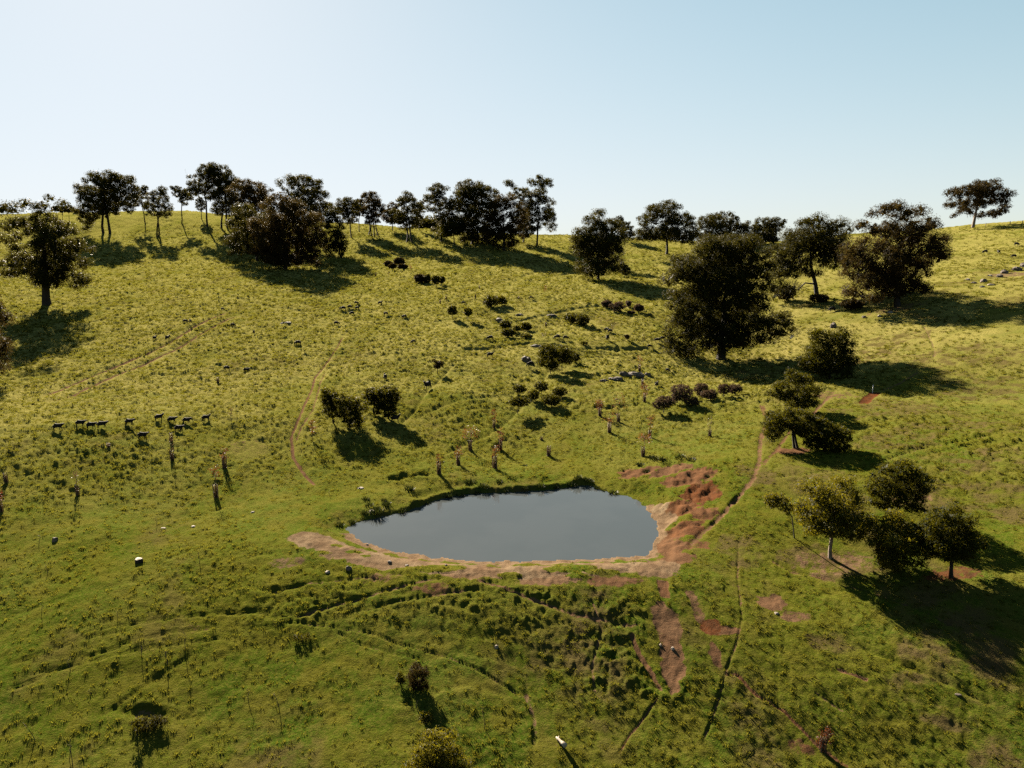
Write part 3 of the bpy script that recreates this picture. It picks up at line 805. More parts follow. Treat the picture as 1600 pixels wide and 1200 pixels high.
def tree(name, cat, label, u, v, ells, mat='marri', group=None, trunk=.30, dens=1.0, leaf=.30, lobe=1.0, first=None, stems=(), bark='bark', fat=1.14, seed=0, depth=.85, gap=.0, bare=0):
    """ells: crown masses (du, dv, ru, rv) in photograph pixels from the trunk's foot, turned to metres at the tree's distance"""
    if leaf >= .38 and fat < 1.42: fat = 1.42
    if group == G_S: fat = 1.24
    R_ = np.random.RandomState(seed * 7 + int(u) * 3 + int(v))
    x0, y0, z0, R = place(u, v)
    slant = math.sqrt(R * R + (CAM_H - z0) ** 2)
    kpx = slant / FPX / math.sqrt(1 + 0)
    D = math.sqrt(x0 * x0 + y0 * y0)
    # perspective scale along the optical axis
    zc = y0 * cp + (CAM_H - z0) * sp_
    kpx = zc / FPX
    right = np.array([1.0, 0, 0]); fwd = np.array([0, 1.0, 0])
    vert = kpx / cp
    lobes = []
    area_m = sum(math.pi * e[2] * e[3] for e in ells) * kpx * kpx
    lr = lobe * max(.20, min(1.9, .10 * math.sqrt(area_m)))
    for e in ells:
        rd = ray(u + e[0], v + e[1]); kk_ = y0 / rd[1]
        cx, cz, rx, rz = rd[0] * kk_ - x0, CAM_H + rd[2] * kk_ - z0, e[2] * kpx * fat, e[3] * vert * (1 + (fat - 1) * .7)
        cyd = (e[4] * kpx if len(e) > 4 else R_.uniform(-.25, .25) * rx)
        ry = rx * depth if len(e) < 6 else e[5] * kpx
        nl = max(2, int(dens * 2.6 * (rx * rz + .6 * rx * ry) / (lr * lr)))
        q = R_.randn(nl, 3); q /= np.linalg.norm(q, axis=1)[:, None]
        q *= (R_.rand(nl, 1) ** (1 / 2.6)) * np.array([max(.05, rx - lr * .75), max(.05, ry - lr * .75), max(.05, rz - lr * .75)])
        for p in q:
            c_ = (cx + p[0], cyd + p[1], max(cz + p[2], .25), lr * R_.uniform(.55, 1.3))
            if all((c_[0] - w[0]) ** 2 + (c_[1] - w[1]) ** 2 + 1.3 * (c_[2] - w[2]) ** 2 > (.53 * (c_[3] + w[3])) ** 2 for w in lobes):
                lobes.append(c_)
    if gap > 0:
        lobes = [q for q in lobes if R_.rand() > gap]
    # leaves: each puff is a ragged shell of sprays facing outwards, thinner underneath
    C, NN = [], []; lf_ = leaf * 1.2
    for (cx, cyd, cz, r_) in lobes:
        nlf = int(COVER * 12.6 * r_ * r_ * .75 / (lf_ * lf_ * .24))
        nlf = max(16, min(1000, nlf))
        dv = R_.randn(nlf, 3); dv /= np.linalg.norm(dv, axis=1)[:, None]
        dv = dv[(dv[:, 2] > -.55) | (R_.rand(nlf) < .35)]
        m_l = len(dv)
        o_ = R_.rand(3) * 40
        bump_ = 1 + .34 * perlin(dv[:, 0] * 1.9 + o_[0], dv[:, 1] * 2.1 + dv[:, 2] * 1.7 + o_[1], 7) + .22 * perlin(dv[:, 0] * 4.5 + o_[1], dv[:, 2] * 5 - dv[:, 1] * 4 + o_[2], 8)
        rad_ = r_ * (1 - .30 * R_.rand(m_l) ** 1.6) * bump_ + R_.randn(m_l) * .09 * r_
        p = dv * rad_[:, None] * np.array([1.05, 1.05, .82])
        C.append(p + np.array([cx, cyd, cz])); NN.append(dv)
    C = np.concatenate(C); NN = np.concatenate(NN)
    ok_ = C[:, 2] > .05; C = C[ok_]; NN = NN[ok_]
    Vl, Fl = leaf_quads(C, lf_, R_, aspect=.6, nrm=NN)
    # bigger sprays deep inside every puff close the crown
    LA = np.array(lobes); kc = 10
    Ci = np.repeat(LA[:, :3], kc, 0) + R_.randn(len(LA) * kc, 3) * np.repeat(LA[:, 3:4], kc, 0) * .25
    Vi, Fi = leaf_quads(Ci, 1.0, R_, aspect=.8)
    Vi = (Vi.reshape(-1, 3, 3) - Ci[:, None]) * np.repeat(LA[:, 3], kc)[:, None, None] * .8 + Ci[:, None]
    Vl = np.concatenate([Vl, Vi.reshape(-1, 3)]); Fl = np.arange(len(Vl), dtype=np.int32).reshape(-1, 3)
    xmin = min(q[0] for q in lobes)
    hgt = max(q[2] for q in lobes)
    low = min(q[2] for q in lobes)
    if first is None: first = max(.25 * hgt, min(low + .1 * hgt, .45 * hgt))
    else: first = first * vert
    st = [(s[0] * kpx, s[1] * kpx if len(s) > 1 else 0, 0) for s in stems]
    skel = lobes if len(lobes) < 130 else [lobes[i] for i in R_.choice(len(lobes), 130, False)]
    skel = list(skel)
    for _ in range(bare):                                   # a few dead twigs sticking out of the top
        e = ells[R_.randint(len(ells))]
        skel.append((e[0] * kpx + R_.uniform(-.8, .8) * e[2] * kpx, R_.uniform(-.5, .5) * e[2] * kpx, -e[1] * vert + e[3] * vert * R_.uniform(.9, 1.15), .1))
    polys = grow(skel, (0, 0, 0), trunk, first, R_, st)
    root = empty(name, (x0, y0, z0), label, cat, group)
    link('trunk', tube_mesh('trunk', polys, M[bark], 6 if R < 150 else 5), root)
    link('crown', mesh_from('crown', Vl, Fl, M[mat]), root)
    return root, len(Fl)

NLEAF = 0
G_S = 'big eucalypts on the right hand slope'
LOG = []
def T(*a, **k):
    global NLEAF
    r_, n_ = tree(*a, **k); NLEAF += n_
    LOG.append((n_, a[2][:50]))
    return r_
G_R = 'eucalypt trees along the ridge'
G_S = 'big eucalypts on the right hand slope'
tr = 'tree'
# --- left edge
T('eucalyptus_tree', tr, 'large spreading eucalypt at the left edge with thick straight trunk and bare wispy top', 73, 478,
  [(-30,-105,38,32),(18,-100,40,34),(-5,-66,48,34),(42,-54,26,28),(-50,-66,28,28),(10,-44,34,18),(-6,-128,34,20),(-10,-148,22,16),(5,-168,12,9),(-28,-158,12,6),(28,-158,12,7),(-50,-152,10,5),(-72,-150,9,4),(52,-95,22,14),(68,-88,14,9)],
  trunk=1.0, dens=1.0, first=30, leaf=.34, bare=14, gap=.08)
T('eucalyptus_tree', tr, 'dark eucalypt half cut off by the left edge below the large spreading one', -22, 600,
  [(0,-110,34,45),(8,-50,28,42),(-30,-90,30,50),(-20,-30,30,25)], trunk=.4, dens=1.1, first=20, leaf=.28, mat='marri_brown')
# --- ridge, left to right
T('eucalyptus_tree', tr, 'rounded dark ridge eucalypt with two trunks and hanging left foliage, left of the skinny pair', 172, 366,
  [(-10,-50,28,20),(-36,-32,13,26),(-14,-66,24,26),(14,-70,22,24),(0,-86,18,12),(-36,-30,11,24),(-46,-64,10,14),(26,-52,14,18),(32,-40,8,10),(-20,-40,16,16)], trunk=.55, first=30, stems=((-14, 6),), leaf=.42, group=G_R, bare=6)
T('eucalyptus_tree', tr, 'skinny leaning eucalypt on the ridge with sparse tufted top, left one of the skinny pair', 227, 350,
  [(-6,-48,9,9),(-12,-34,7,7),(0,-30,6,6),(-2,-56,6,4)], trunk=.26, first=14, leaf=.40, dens=.8, group=G_R)
T('eucalyptus_tree', tr, 'skinny forked eucalypt on the ridge over a root like shadow, right of the skinny pair', 245, 370,
  [(0,-58,14,12),(-12,-44,9,11),(14,-44,10,12),(8,-72,8,7),(2,-36,8,6)], trunk=.36, first=18, leaf=.42, dens=.8, stems=((3,0),), group=G_R)
T('eucalyptus_tree', tr, 'small open ridge eucalypt just left of the tall clump, with thin arching branches', 284, 350,
  [(-4,-50,10,8),(-12,-56,6,4),(8,-44,10,8),(2,-34,7,6)], trunk=.28, first=18, leaf=.42, dens=.8, group=G_R)
T('eucalyptus_tree', tr, 'short young eucalypt half hidden beside the tall straight trunk on the ridge', 315, 343,
  [(0,-22,7,8),(-3,-30,5,5)], trunk=.2, first=10, leaf=.42, group=G_R)
T('eucalyptus_tree', tr, 'tallest left ridge eucalypt with single straight pale trunk and high ragged crown', 324, 356,
  [(-12,-68,16,16),(4,-86,16,15),(14,-70,14,18),(-20,-56,10,8),(2,-50,12,8)], trunk=.42, first=36, leaf=.42, group=G_R, bare=3)
T('eucalyptus_tree', tr, 'tall ridge eucalypt with two dark trunks right behind the straight trunked tallest one', 346, 357,
  [(4,-30,16,12),(0,-80,18,16),(14,-68,16,18),(6,-50,18,14),(-6,-30,8,12)], trunk=.42, first=28, stems=((8,3),), leaf=.42, group=G_R)
T('eucalyptus_tree', tr, 'brown topped eucalypt crown filling between the tall ridge trees and the massive dark one', 392, 372,
  [(0,-22,26,16),(-8,-70,22,18),(14,-66,22,20),(0,-40,26,24)], trunk=.4, first=20, leaf=.42, group=G_R, mat='marri_brown')
T('eucalyptus_tree', tr, 'airy pale topped eucalypt rising behind the massive dark tree, branches showing against the sky', 474, 385,
  [(0,-54,30,20),(-20,-96,18,12),(-4,-102,16,11),(16,-92,18,12),(28,-78,14,14),(0,-80,26,16),(26,-56,16,18)], trunk=.42, first=44, leaf=.40, dens=.7, gap=.12, group=G_R)
T('eucalyptus_tree', tr, 'broad dark eucalypt forming the left half of the dense hillside thicket', 402, 408,
  [(-18,-60,26,28),(-24,-30,24,22),(10,-50,24,36),(-38,-14,12,10),(0,-20,24,16)], trunk=.5, first=18, leaf=.34, dens=1.2, group='eucalypts of the dense left hillside thicket', mat='marri')
T('eucalyptus_tree', tr, 'massive dome shaped dark eucalypt in the middle of the left hillside with heavy shadow below', 446, 422,
  [(0,-90,34,28),(-26,-64,28,28),(28,-66,32,34),(0,-46,46,32),(44,-40,20,28),(-32,-30,24,20),(36,-16,22,14),(0,-16,34,14)], trunk=.6, first=18, leaf=.36, dens=1.3, mat='marri_brown', bare=6)
T('eucalyptus_tree', tr, 'dark narrow columnar eucalypt at the right flank of the dense hillside thicket', 533, 404,
  [(-12,-44,14,26),(-16,-68,12,16),(-4,-20,12,16),(-20,-20,10,16)], trunk=.32, first=12, leaf=.38, dens=1.2)
T('eucalyptus_tree', tr, 'slim ridge eucalypt with leaning trunk right of the dense thicket, feathery crown', 549, 372,
  [(-8,-50,14,12),(-2,-36,12,12),(4,-52,8,8),(-18,-42,8,8)], trunk=.28, first=20, leaf=.42, group=G_R)
T('eucalyptus_tree', tr, 'small lollipop shaped ridge tree with bare straight stem between two bigger crowns', 561, 362,
  [(-2,-42,9,8),(4,-34,8,8),(-4,-30,7,6)], trunk=.22, first=18, leaf=.42, group=G_R)
T('eucalyptus_tree', tr, 'upright vase shaped ridge tree with a fan of several trunks', 580, 369,
  [(-2,-56,14,12),(8,-44,12,14),(-6,-40,10,10),(2,-26,11,12)], trunk=.26, first=20, stems=((-4,2),(5,-2),(10,2)), leaf=.42, group=G_R, mat='marri_brown')
T('eucalyptus_tree', tr, 'low brown crowned ridge tree left of the twin trunked tree', 613, 361,
  [(-2,-24,13,11),(2,-36,9,9),(10,-18,8,8)], trunk=.24, first=8, leaf=.42, group=G_R, mat='marri_brown')
T('eucalyptus_tree', tr, 'twin trunked ridge eucalypt whose trunks cross low, flat topped airy crown', 636, 379,
  [(-2,-64,14,13),(14,-54,12,9),(-14,-40,14,12),(0,-36,16,14),(12,-30,10,10)], trunk=.36, first=28, stems=((8,-3),), leaf=.42, group=G_R, dens=.9)
T('eucalyptus_tree', tr, 'thin small ridge tree alone on the grass right of the twin trunked tree', 655, 362,
  [(0,-34,8,10),(-2,-20,7,7),(3,-44,5,5)], trunk=.2, first=12, leaf=.42, group=G_R)
T('eucalyptus_tree', tr, 'tall gappy eucalypt at the left end of the central ridge clump', 690, 378,
  [(0,-20,14,12),(-6,-82,14,10),(-10,-66,14,12),(4,-58,14,16),(-18,-52,8,6),(4,-36,14,14)], trunk=.4, first=30, leaf=.42, dens=.85, group=G_R, bare=2)
T('eucalyptus_tree', tr, 'small pale trunked tree standing out front at the left foot of the central ridge clump', 710, 383,
  [(-4,-26,14,11),(8,-30,10,9),(-16,-18,8,6)], trunk=.24, first=12, leaf=.40, group=G_R, mat='olive')
T('eucalyptus_tree', tr, 'large domed dark eucalypt making the main left dome of the central ridge clump', 738, 382,
  [(0,-84,20,16),(-16,-66,22,22),(18,-72,22,20),(0,-44,34,28),(0,-16,28,14)], trunk=.5, first=16, leaf=.38, dens=1.2, group=G_R)
T('eucalyptus_tree', tr, 'brown topped dense eucalypt reaching to the ground in the middle of the central ridge clump', 788, 392,
  [(0,-74,20,16),(-14,-50,20,24),(18,-50,18,26),(0,-24,32,20),(-28,-30,14,18)], trunk=.5, first=14, leaf=.36, dens=1.3, group=G_R, mat='marri_brown')
T('eucalyptus_tree', tr, 'see through eucalypt crown between the brown topped tree and the tallest one of the ridge', 818, 380,
  [(0,-20,14,12),(-6,-78,14,10),(-22,-92,8,6),(4,-60,12,16),(-4,-36,12,12)], trunk=.34, first=20, leaf=.42, dens=.8, group=G_R)
T('eucalyptus_tree', tr, 'tallest central ridge eucalypt, narrow with clear trunk and drooping right side foliage', 839, 385,
  [(2,-100,12,11),(14,-98,10,8),(2,-76,16,14),(16,-52,14,18),(-8,-54,14,14),(24,-36,8,14),(-2,-34,12,10),(-14,-22,8,12)], trunk=.42, first=24, leaf=.42, dens=.85, group=G_R)
T('eucalyptus_tree', tr, 'dense rounded eucalypt standing alone right of the central ridge clump with foliage to the ground', 935, 437,
  [(0,-62,40,30),(-20,-50,26,26),(22,-56,24,26),(0,-90,26,20),(-22,-72,20,20),(24,-74,20,24),(-24,-34,20,28),(6,-40,34,30),(28,-36,16,24),(-2,-14,30,12)], trunk=.46, first=14, leaf=.32, dens=1.2)
T('bush', 'bush', 'small dark bush at the right foot of the dense rounded lone eucalypt', 976, 434,
  [(0,-12,9,10),(-4,-20,6,7)], trunk=.1, first=3, leaf=.32, dens=1.3)
T('eucalyptus_tree', tr, 'faint eucalypt crown peeping out behind the right shoulder of the lone rounded eucalypt', 976, 378,
  [(-2,-22,12,10),(8,-10,8,8),(-8,-36,6,5)], trunk=.24, first=6, leaf=.44, group=G_R)
T('eucalyptus_tree', tr, 'wide crowned ridge eucalypt on a short dark trunk left of the giant tree top', 1042, 398,
  [(0,-32,34,12),(-30,-32,18,11),(-4,-70,22,14),(-26,-52,18,14),(20,-56,22,18),(0,-40,22,14),(32,-30,16,16),(-34,-40,12,10),(-20,-28,14,8),(40,-46,8,12)], trunk=.52, first=18, leaf=.42, dens=.95, group=G_R)
T('eucalyptus_tree', tr, 'pale hazy eucalypt crown showing beyond the top of the giant central tree', 1122, 384,
  [(0,-12,30,10),(-14,-36,18,12),(10,-40,20,12),(28,-26,14,12),(-4,-22,26,12)], trunk=.4, first=14, leaf=.46, dens=.85, group=G_R)
T('eucalyptus_tree', tr, 'hazy two lobed eucalypt on the skyline between the giant tree and the open branched one', 1190, 382,
  [(0,-10,26,9),(-16,-24,14,12),(2,-34,12,9),(20,-30,14,10),(6,-18,18,10)], trunk=.36, first=10, leaf=.46, dens=.9, group=G_R)
T('bush', 'bush', 'small dark round bush on the skyline in front of the hazy two lobed eucalypt', 1203, 380,
  [(0,-16,10,12)], trunk=.14, first=4, leaf=.42, dens=1.2)
# --- the big ones on the right slope
T('eucalyptus_tree', tr, 'giant dark eucalypt in the middle right, the largest tree, its crown in heavy rounded lobes', 1127, 562,
  [(56,-150,28,24),(-56,-142,30,26),(16,-178,46,18),(-20,-120,40,30),(-24,-184,24,16),(10,-188,26,14),(-12,-168,34,18),(44,-162,26,22),(-58,-142,24,26),(22,-140,40,34),(54,-128,24,26),(-78,-110,18,30),(-34,-112,32,30),(10,-98,40,32),(56,-88,24,24),(-30,-72,28,24),
   (0,-60,36,30),(66,-60,30,20),(92,-68,20,18),(100,-44,16,12),(-64,-66,18,20),(-70,-34,20,22),(-76,-12,12,12),(-40,-30,26,24),(-30,-150,40,28),(30,-162,40,24),(0,-128,54,38),(-40,-88,40,32),(60,-112,26,34),(20,-58,52,36),(-62,-128,16,20),(-50,-52,36,32),(50,-50,38,26),(82,-56,28,22),(-62,-20,24,18),(0,-44,44,32),(10,-28,36,22),(56,-34,30,14),(-54,-8,20,8)],
  group=G_S, trunk=.85, dens=1.15, first=40, leaf=.26, lobe=.95)
T('eucalyptus_tree', tr, 'open eucalypt with several thick limbs forking low and spreading crown, right of the giant', 1277, 467,
  [(-10,-118,24,16),(16,-112,20,16),(38,-108,18,16),(-40,-98,18,14),(-20,-84,26,20),(30,-78,26,18),(46,-62,12,20),(-46,-66,24,18),(-56,-40,16,20),(-26,-48,22,18),(8,-70,24,16),(0,-94,50,22),(-34,-74,40,24),(-50,-48,26,26),(24,-62,34,18),(-40,-18,20,12),(-4,-40,14,12),(-64,-14,12,12)],
  group=G_S, trunk=.6, first=22, leaf=.30, dens=.85, gap=.05)
T('eucalyptus_tree', tr, 'wide ragged eucalypt with separate upper crown against the sky and branch reaching right', 1402, 478,
  [(-6,-156,22,12),(8,-142,22,14),(-34,-144,18,14),(-50,-126,14,10),(36,-144,18,12),(54,-128,14,8),(-10,-128,16,8),(0,-118,34,14),(-32,-120,24,12),(34,-122,28,12),(10,-108,34,20),(46,-100,26,20),(74,-104,14,10),(86,-106,8,5),(34,-66,30,30),(20,-88,52,30),(-36,-62,48,32),(0,-38,50,28),(-10,-76,34,26),(-50,-90,28,20),(-60,-56,26,24),(-30,-44,34,24),(10,-34,32,22),(-66,-20,20,16),(44,-24,18,14),(-34,-12,26,10)],
  group=G_S, trunk=.62, first=24, leaf=.28, dens=1.05, mat='marri_brown', gap=.03)
T('eucalyptus_tree', tr, 'umbrella shaped eucalypt alone on the right skyline with pale thick trunk', 1520, 356,
  [(-4,-58,24,10),(20,-64,22,12),(40,-52,16,10),(-28,-50,14,10),(-38,-36,10,8),(24,-44,24,12),(46,-30,12,10),(4,-38,20,12),(-12,-28,14,8),(32,-22,16,8),(10,-20,10,8),(-30,-18,8,6)],
  trunk=.62, first=16, leaf=.46, dens=.8, gap=.06, mat='marri_brown', bark='bark_pale', bare=3)
# --- small shrubs at the skyline, left
for u, v, r_, lb in ((96, 329, 6, 'flat topped far shrub on the left skyline, leftmost of the four specks'), (106, 329, 7, 'boxy far shrub on the left skyline, second speck from the left'),
                     (119, 330, 4, 'tiny round far shrub on the skyline just left of the rounded dark ridge eucalypt'), (88, 327, 5, 'dark far shrub on the skyline touching the top of the left edge eucalypt')):
    T('bush', 'bush', lb, u, v + 3, [(0, -r_ * .8, r_, r_ * .7)], trunk=.15, first=2, leaf=.5, group='far shrubs on the left skyline')
# --- mid right
T('wattle_tree', tr, 'dense dark shrubby tree in the big trees shadow, nearest below the giant eucalypt', 1296, 592,
  [(-18,-60,18,22),(16,-58,20,22),(-8,-36,30,24),(22,-30,20,22),(-30,-28,16,18),(2,-12,30,10)], trunk=.2, first=10, leaf=.20, dens=1.3, fat=1.3, mat='olive')
T('wattle_tree', tr, 'pale leaved shrubby tree, upper of the three crowns stacked beside the dirt track', 1246, 645,
  [(0,-54,18,12),(-20,-34,20,14),(18,-34,20,16),(4,-18,26,14),(-36,-30,12,10),(-10,-60,10,8)], trunk=.16, first=12, leaf=.18, dens=1.2, fat=1.3, mat='olive')
T('wattle_tree', tr, 'golden green bushy tree on a thin leaning trunk, lower left crown beside the dirt track', 1241, 701,
  [(-22,-40,24,20),(4,-46,24,18),(-34,-26,16,14),(16,-30,20,14),(-8,-58,14,8)], trunk=.14, first=22, leaf=.16, dens=1.2, fat=1.3, mat='olive', stems=((5,0),))
T('wattle_tree', tr, 'low dark bushy tree right of the golden green one with thin leaning trunk', 1288, 706,
  [(0,-32,22,16),(24,-28,18,14),(-10,-14,20,12),(14,-12,22,10),(-12,-50,12,8)], trunk=.14, first=8, leaf=.17, dens=1.3, fat=1.3, mat='olive')
# --- near right
T('young_eucalyptus_tree', tr, 'bushy young eucalypt with clear pale trunk on bare earth, leftmost of the near four', 1297, 872,
  [(4,-64,50,30),(46,-52,24,20),(-22,-98,28,26),(20,-102,28,26),(-40,-70,18,22),(0,-70,36,28),(34,-64,22,28),(12,-42,28,14),(-14,-44,16,10),(46,-36,16,12)], group='four near eucalypts on the right', trunk=.15, first=36, leaf=.135, dens=1.3, mat='gold', bark='bark_pale', fat=1.3)
T('young_eucalyptus_tree', tr, 'thin side sapling with a small loose crown left of the bushy young eucalypts', 1241, 843,
  [(-26,-60,20,13),(-6,-48,14,10),(-34,-66,10,8)], trunk=.05, first=34, leaf=.13, dens=.9, mat='gold')
T('young_eucalyptus_tree', tr, 'dark bushy eucalypt standing rearmost of the near four, high round head to the right', 1402, 812,
  [(-28,-54,24,18),(4,-76,26,18),(26,-62,22,18),(42,-50,16,14),(4,-44,40,20),(-20,-22,20,12),(24,-20,22,12)], group='four near eucalypts on the right', trunk=.15, first=18, leaf=.145, dens=1.3, mat='olive', fat=1.25)
T('young_eucalyptus_tree', tr, 'leafy eucalypt with foliage touching its own shadow, in the centre of the near four', 1400, 893,
  [(0,-50,42,34),(-4,-84,18,16),(-20,-56,20,18),(14,-60,20,18),(26,-36,18,18),(-4,-32,30,20),(-10,-10,18,8)], group='four near eucalypts on the right', trunk=.13, first=16, leaf=.135, dens=1.3, mat='gold', fat=1.35)
T('young_eucalyptus_tree', tr, 'rounded eucalypt on a thin trunk over red soil, rightmost of the near four', 1486, 903,
  [(0,-62,44,36),(-8,-98,24,22),(12,-86,24,24),(-24,-66,20,24),(0,-58,34,26),(32,-54,24,20),(46,-46,16,14),(20,-34,24,12),(-14,-36,20,12)], group='four near eucalypts on the right', trunk=.14, first=34, leaf=.135, dens=1.3, mat='olive', fat=1.3)
# --- left middle thicket
for a in [('slender shrubby tree at the left end of the thicket on the left pasture', 521, 664, [(-6,-44,12,10),(0,-28,13,14),(-12,-52,7,6)]),
          ('darkest shrubby tree leaning over its shadow, second from left in the left thicket', 546, 672, [(-2,-44,13,12),(0,-26,15,16),(6,-14,14,10),(17,-36,11,12)]),
          ('shrubby tree with a bare lower trunk, second from right in the left thicket', 584, 650, [(-2,-34,14,10),(6,-26,12,12),(-8,-24,8,8)]),
          ('golden topped shrubby tree at the right end of the thicket on the left pasture', 607, 656, [(-4,-42,14,10),(6,-36,12,12),(-2,-24,14,10),(2,-12,10,8)])]:
    T('wattle_tree', tr, a[0], a[1], a[2], a[3], group='thicket of shrubby trees on the left pasture', trunk=.11, first=10, leaf=.19, dens=1.25, mat='olive', fat=1.5)
T('bush', 'bush', 'small round dark bush between the right hand stems of the thicket on the left pasture', 591, 652, [(0,-8,7,7)], trunk=.05, first=2, leaf=.18, dens=1.3, mat='olive')
# --- shrubs of the middle: (label, u, v, ellipses, material, leaf)
SH = [
 ('low round dark bush high on the slope, leftmost of four below the ridge', 607, 416, [(0,-4,5,4)], 'marri_brown'),
 ('small short stemmed dark bush high on the slope, second of four below the ridge', 613, 422, [(0,-6,5,4)], 'marri_brown'),
 ('largest dark bush of four below the ridge, high on the slope', 624, 416, [(0,-7,7,6)], 'marri_brown'),
 ('dark bush touching the largest one, lowest right of four below the ridge', 628, 421, [(1,-4,6,4)], 'marri_brown'),
 ('flat crowned little tree, leftmost of the row of four on the upper slope', 658, 442, [(0,-7,9,6)], 'marri_brown'),
 ('thin stemmed little tree, second from left of the four on the upper slope', 668, 444, [(0,-9,6,7)], 'olive'),
 ('long stemmed little tree, third from left of the four on the upper slope', 681, 450, [(0,-13,7,7)], 'olive'),
 ('little tree, rightmost in the row of four on the upper slope', 690, 448, [(0,-11,6,6)], 'olive'),
 ('lone small round headed tree above the pasture, left of a thinner twin', 707, 499, [(0,-14,8,8)], 'olive'),
 ('lone small thin headed tree above the pasture, right twin of the round headed one', 731, 502, [(0,-15,7,7)], 'gold'),
 ('large round olive bush beside the gully, top left of the gully bushes', 768, 480, [(0,-10,12,9),(-6,-8,8,7)], 'olive'),
 ('thin airy bush at the right side of the large round olive bush by the gully', 784, 478, [(0,-9,9,8)], 'gold'),
 ('round olive bush by the gully stones, upper left of a knot of four', 790, 516, [(0,-9,10,7)], 'olive'),
 ('low olive bush by the gully stones, lower left of a knot of four', 794, 527, [(0,-8,11,7)], 'olive'),
 ('pale airy bush by the gully stones between its neighbours in a knot of four', 809, 520, [(0,-7,7,6)], 'gold'),
 ('round headed olive bush by the gully stones, right one of a knot of four', 822, 518, [(0,-8,9,7)], 'olive'),
 ('flat low bush below the right hand bush of the knot of four by the gully', 823, 530, [(0,-5,9,4)], 'olive'),
 ('spreading olive bush left half of the pair on the upper gully flat', 894, 506, [(0,-9,12,9),(-8,-10,6,7)], 'olive'),
 ('round olive bush right half of the pair on the upper gully flat', 911, 510, [(0,-10,11,9)], 'olive'),
 ('mauve grey bush leftmost of five on the far gully flat', 948, 482, [(0,-7,8,6)], 'mauve'),
 ('large mauve grey bush in the centre of five on the far gully flat', 965, 488, [(0,-9,11,8),(-9,-10,5,5)], 'mauve'),
 ('thin tan sapling like bush right of the large mauve one on the far gully flat', 982, 483, [(0,-9,5,5)], 'tan'),
 ('low flat mauve bush in front of the thin tan one on the far gully flat', 986, 492, [(0,-4,6,3)], 'mauve'),
 ('round mauve bush rightmost of five on the far gully flat', 998, 489, [(0,-8,8,6)], 'mauve'),
 ('broad shrubby tree, left of the pair over a long double shadow above the rocks', 860, 584, [(-2,-34,20,14),(-6,-20,14,12),(4,-14,12,10)], 'olive'),
 ('broad shrubby tree, right of the pair over a long double shadow above the rocks', 878, 579, [(2,-28,17,13),(6,-18,14,10),(-6,-16,12,8)], 'olive'),
 ('small thin shrub at the right edge of the double shadowed shrubby trees', 900, 568, [(0,-9,7,8)], 'olive'),
 ('small round olive bush top left of the orchard like group', 812, 618, [(0,-11,11,7)], 'olive'),
 ('round olive tree with forked stem lowest left of the orchard like group', 809, 648, [(-3,-20,11,9),(8,-20,11,9)], 'olive'),
 ('olive bush in the heart of the orchard like group', 834, 630, [(0,-13,10,9)], 'olive'),
 ('lollipop shaped olive tree at the top of the orchard like group', 846, 618, [(0,-14,11,9)], 'olive'),
 ('wide low olive bush lowest right of the orchard like group', 862, 637, [(0,-12,15,9)], 'olive'),
 ('low olive bush rightmost of the orchard like group', 878, 621, [(-3,-9,12,8)], 'olive'),
 ('mauve grey tree with stem showing, leftmost of the mauve row above the pond', 1037, 646, [(2,-18,15,10),(-10,-14,8,7)], 'mauve'),
 ('largest mauve grey bush of the mauve row above the pond', 1066, 632, [(0,-18,17,14),(-8,-12,10,9)], 'mauve'),
 ('low mauve grey bush nestling in front between two bigger ones of the mauve row', 1082, 637, [(0,-9,12,9)], 'mauve'),
 ('round mauve grey bush set back and highest in the mauve row above the pond', 1096, 620, [(0,-12,12,10)], 'mauve'),
 ('mid sized mauve grey bush touching the set back one in the mauve row', 1110, 626, [(-1,-10,13,8)], 'mauve'),
 ('mauve grey bush on a visible stem, second from the right in the mauve row', 1131, 622, [(0,-14,10,9)], 'mauve'),
 ('mauve grey bush at the right end of the mauve row next to the dirt track', 1149, 619, [(0,-11,11,8)], 'mauve'),
 ('lone lollipop shaped small tree with reddish crown edge in the open pasture', 684, 586, [(1,-16,8,7),(-5,-22,4,4)], 'marri_brown'),
 ('small bush on a short stem with side shadow beside the right gully flat', 980, 532, [(0,-6,5,4)], 'marri_brown'),
 ('grey scrubby bush low in the grass right of the gully flat', 912, 540, [(0,-4,6,3)], 'olive'),
 ('dark low bush beside the lower right of the wide ragged eucalypt', 1330, 484, [(0,-9,18,8)], 'marri_brown'),
 ('low reddish scrub at the foot of the open forked eucalypt', 1280, 473, [(0,-7,14,7)], 'marri_brown'),
 ('low scrub under the left edge of the open forked eucalypt', 1226, 470, [(0,-12,16,12)], 'marri_brown'),
 ('large half cut golden bush at the bottom edge left of centre', 683, 1206, [(0,-34,36,28),(-22,-22,28,24),(24,-20,26,24),(0,-10,44,20)], 'gold'),
 ('small golden topped bush just above the half cut one at the bottom edge', 666, 1134, [(0,-12,12,10)], 'gold'),
 ('round brown grey bush on the grassy bank below the pond', 652, 1082, [(0,-28,18,18),(2,-12,18,12)], 'marri_brown'),
 ('small pale sided bush left of the round brown grey bush on the bank', 626, 1072, [(0,-12,11,11)], 'olive'),
 ('squat dark bush over the hollow in the bottom left', 214, 1152, [(0,-20,9,12),(0,-8,7,8)], 'olive'),
 ('low dark spreading bush behind the squat dark one in the bottom left', 238, 1134, [(0,-8,20,8),(-18,-5,12,7),(16,-8,12,8)], 'marri'),
 ('low weedy dark bush in the gully line of the lower left bank', 472, 1002, [(0,-6,14,6)], 'olive'),
]
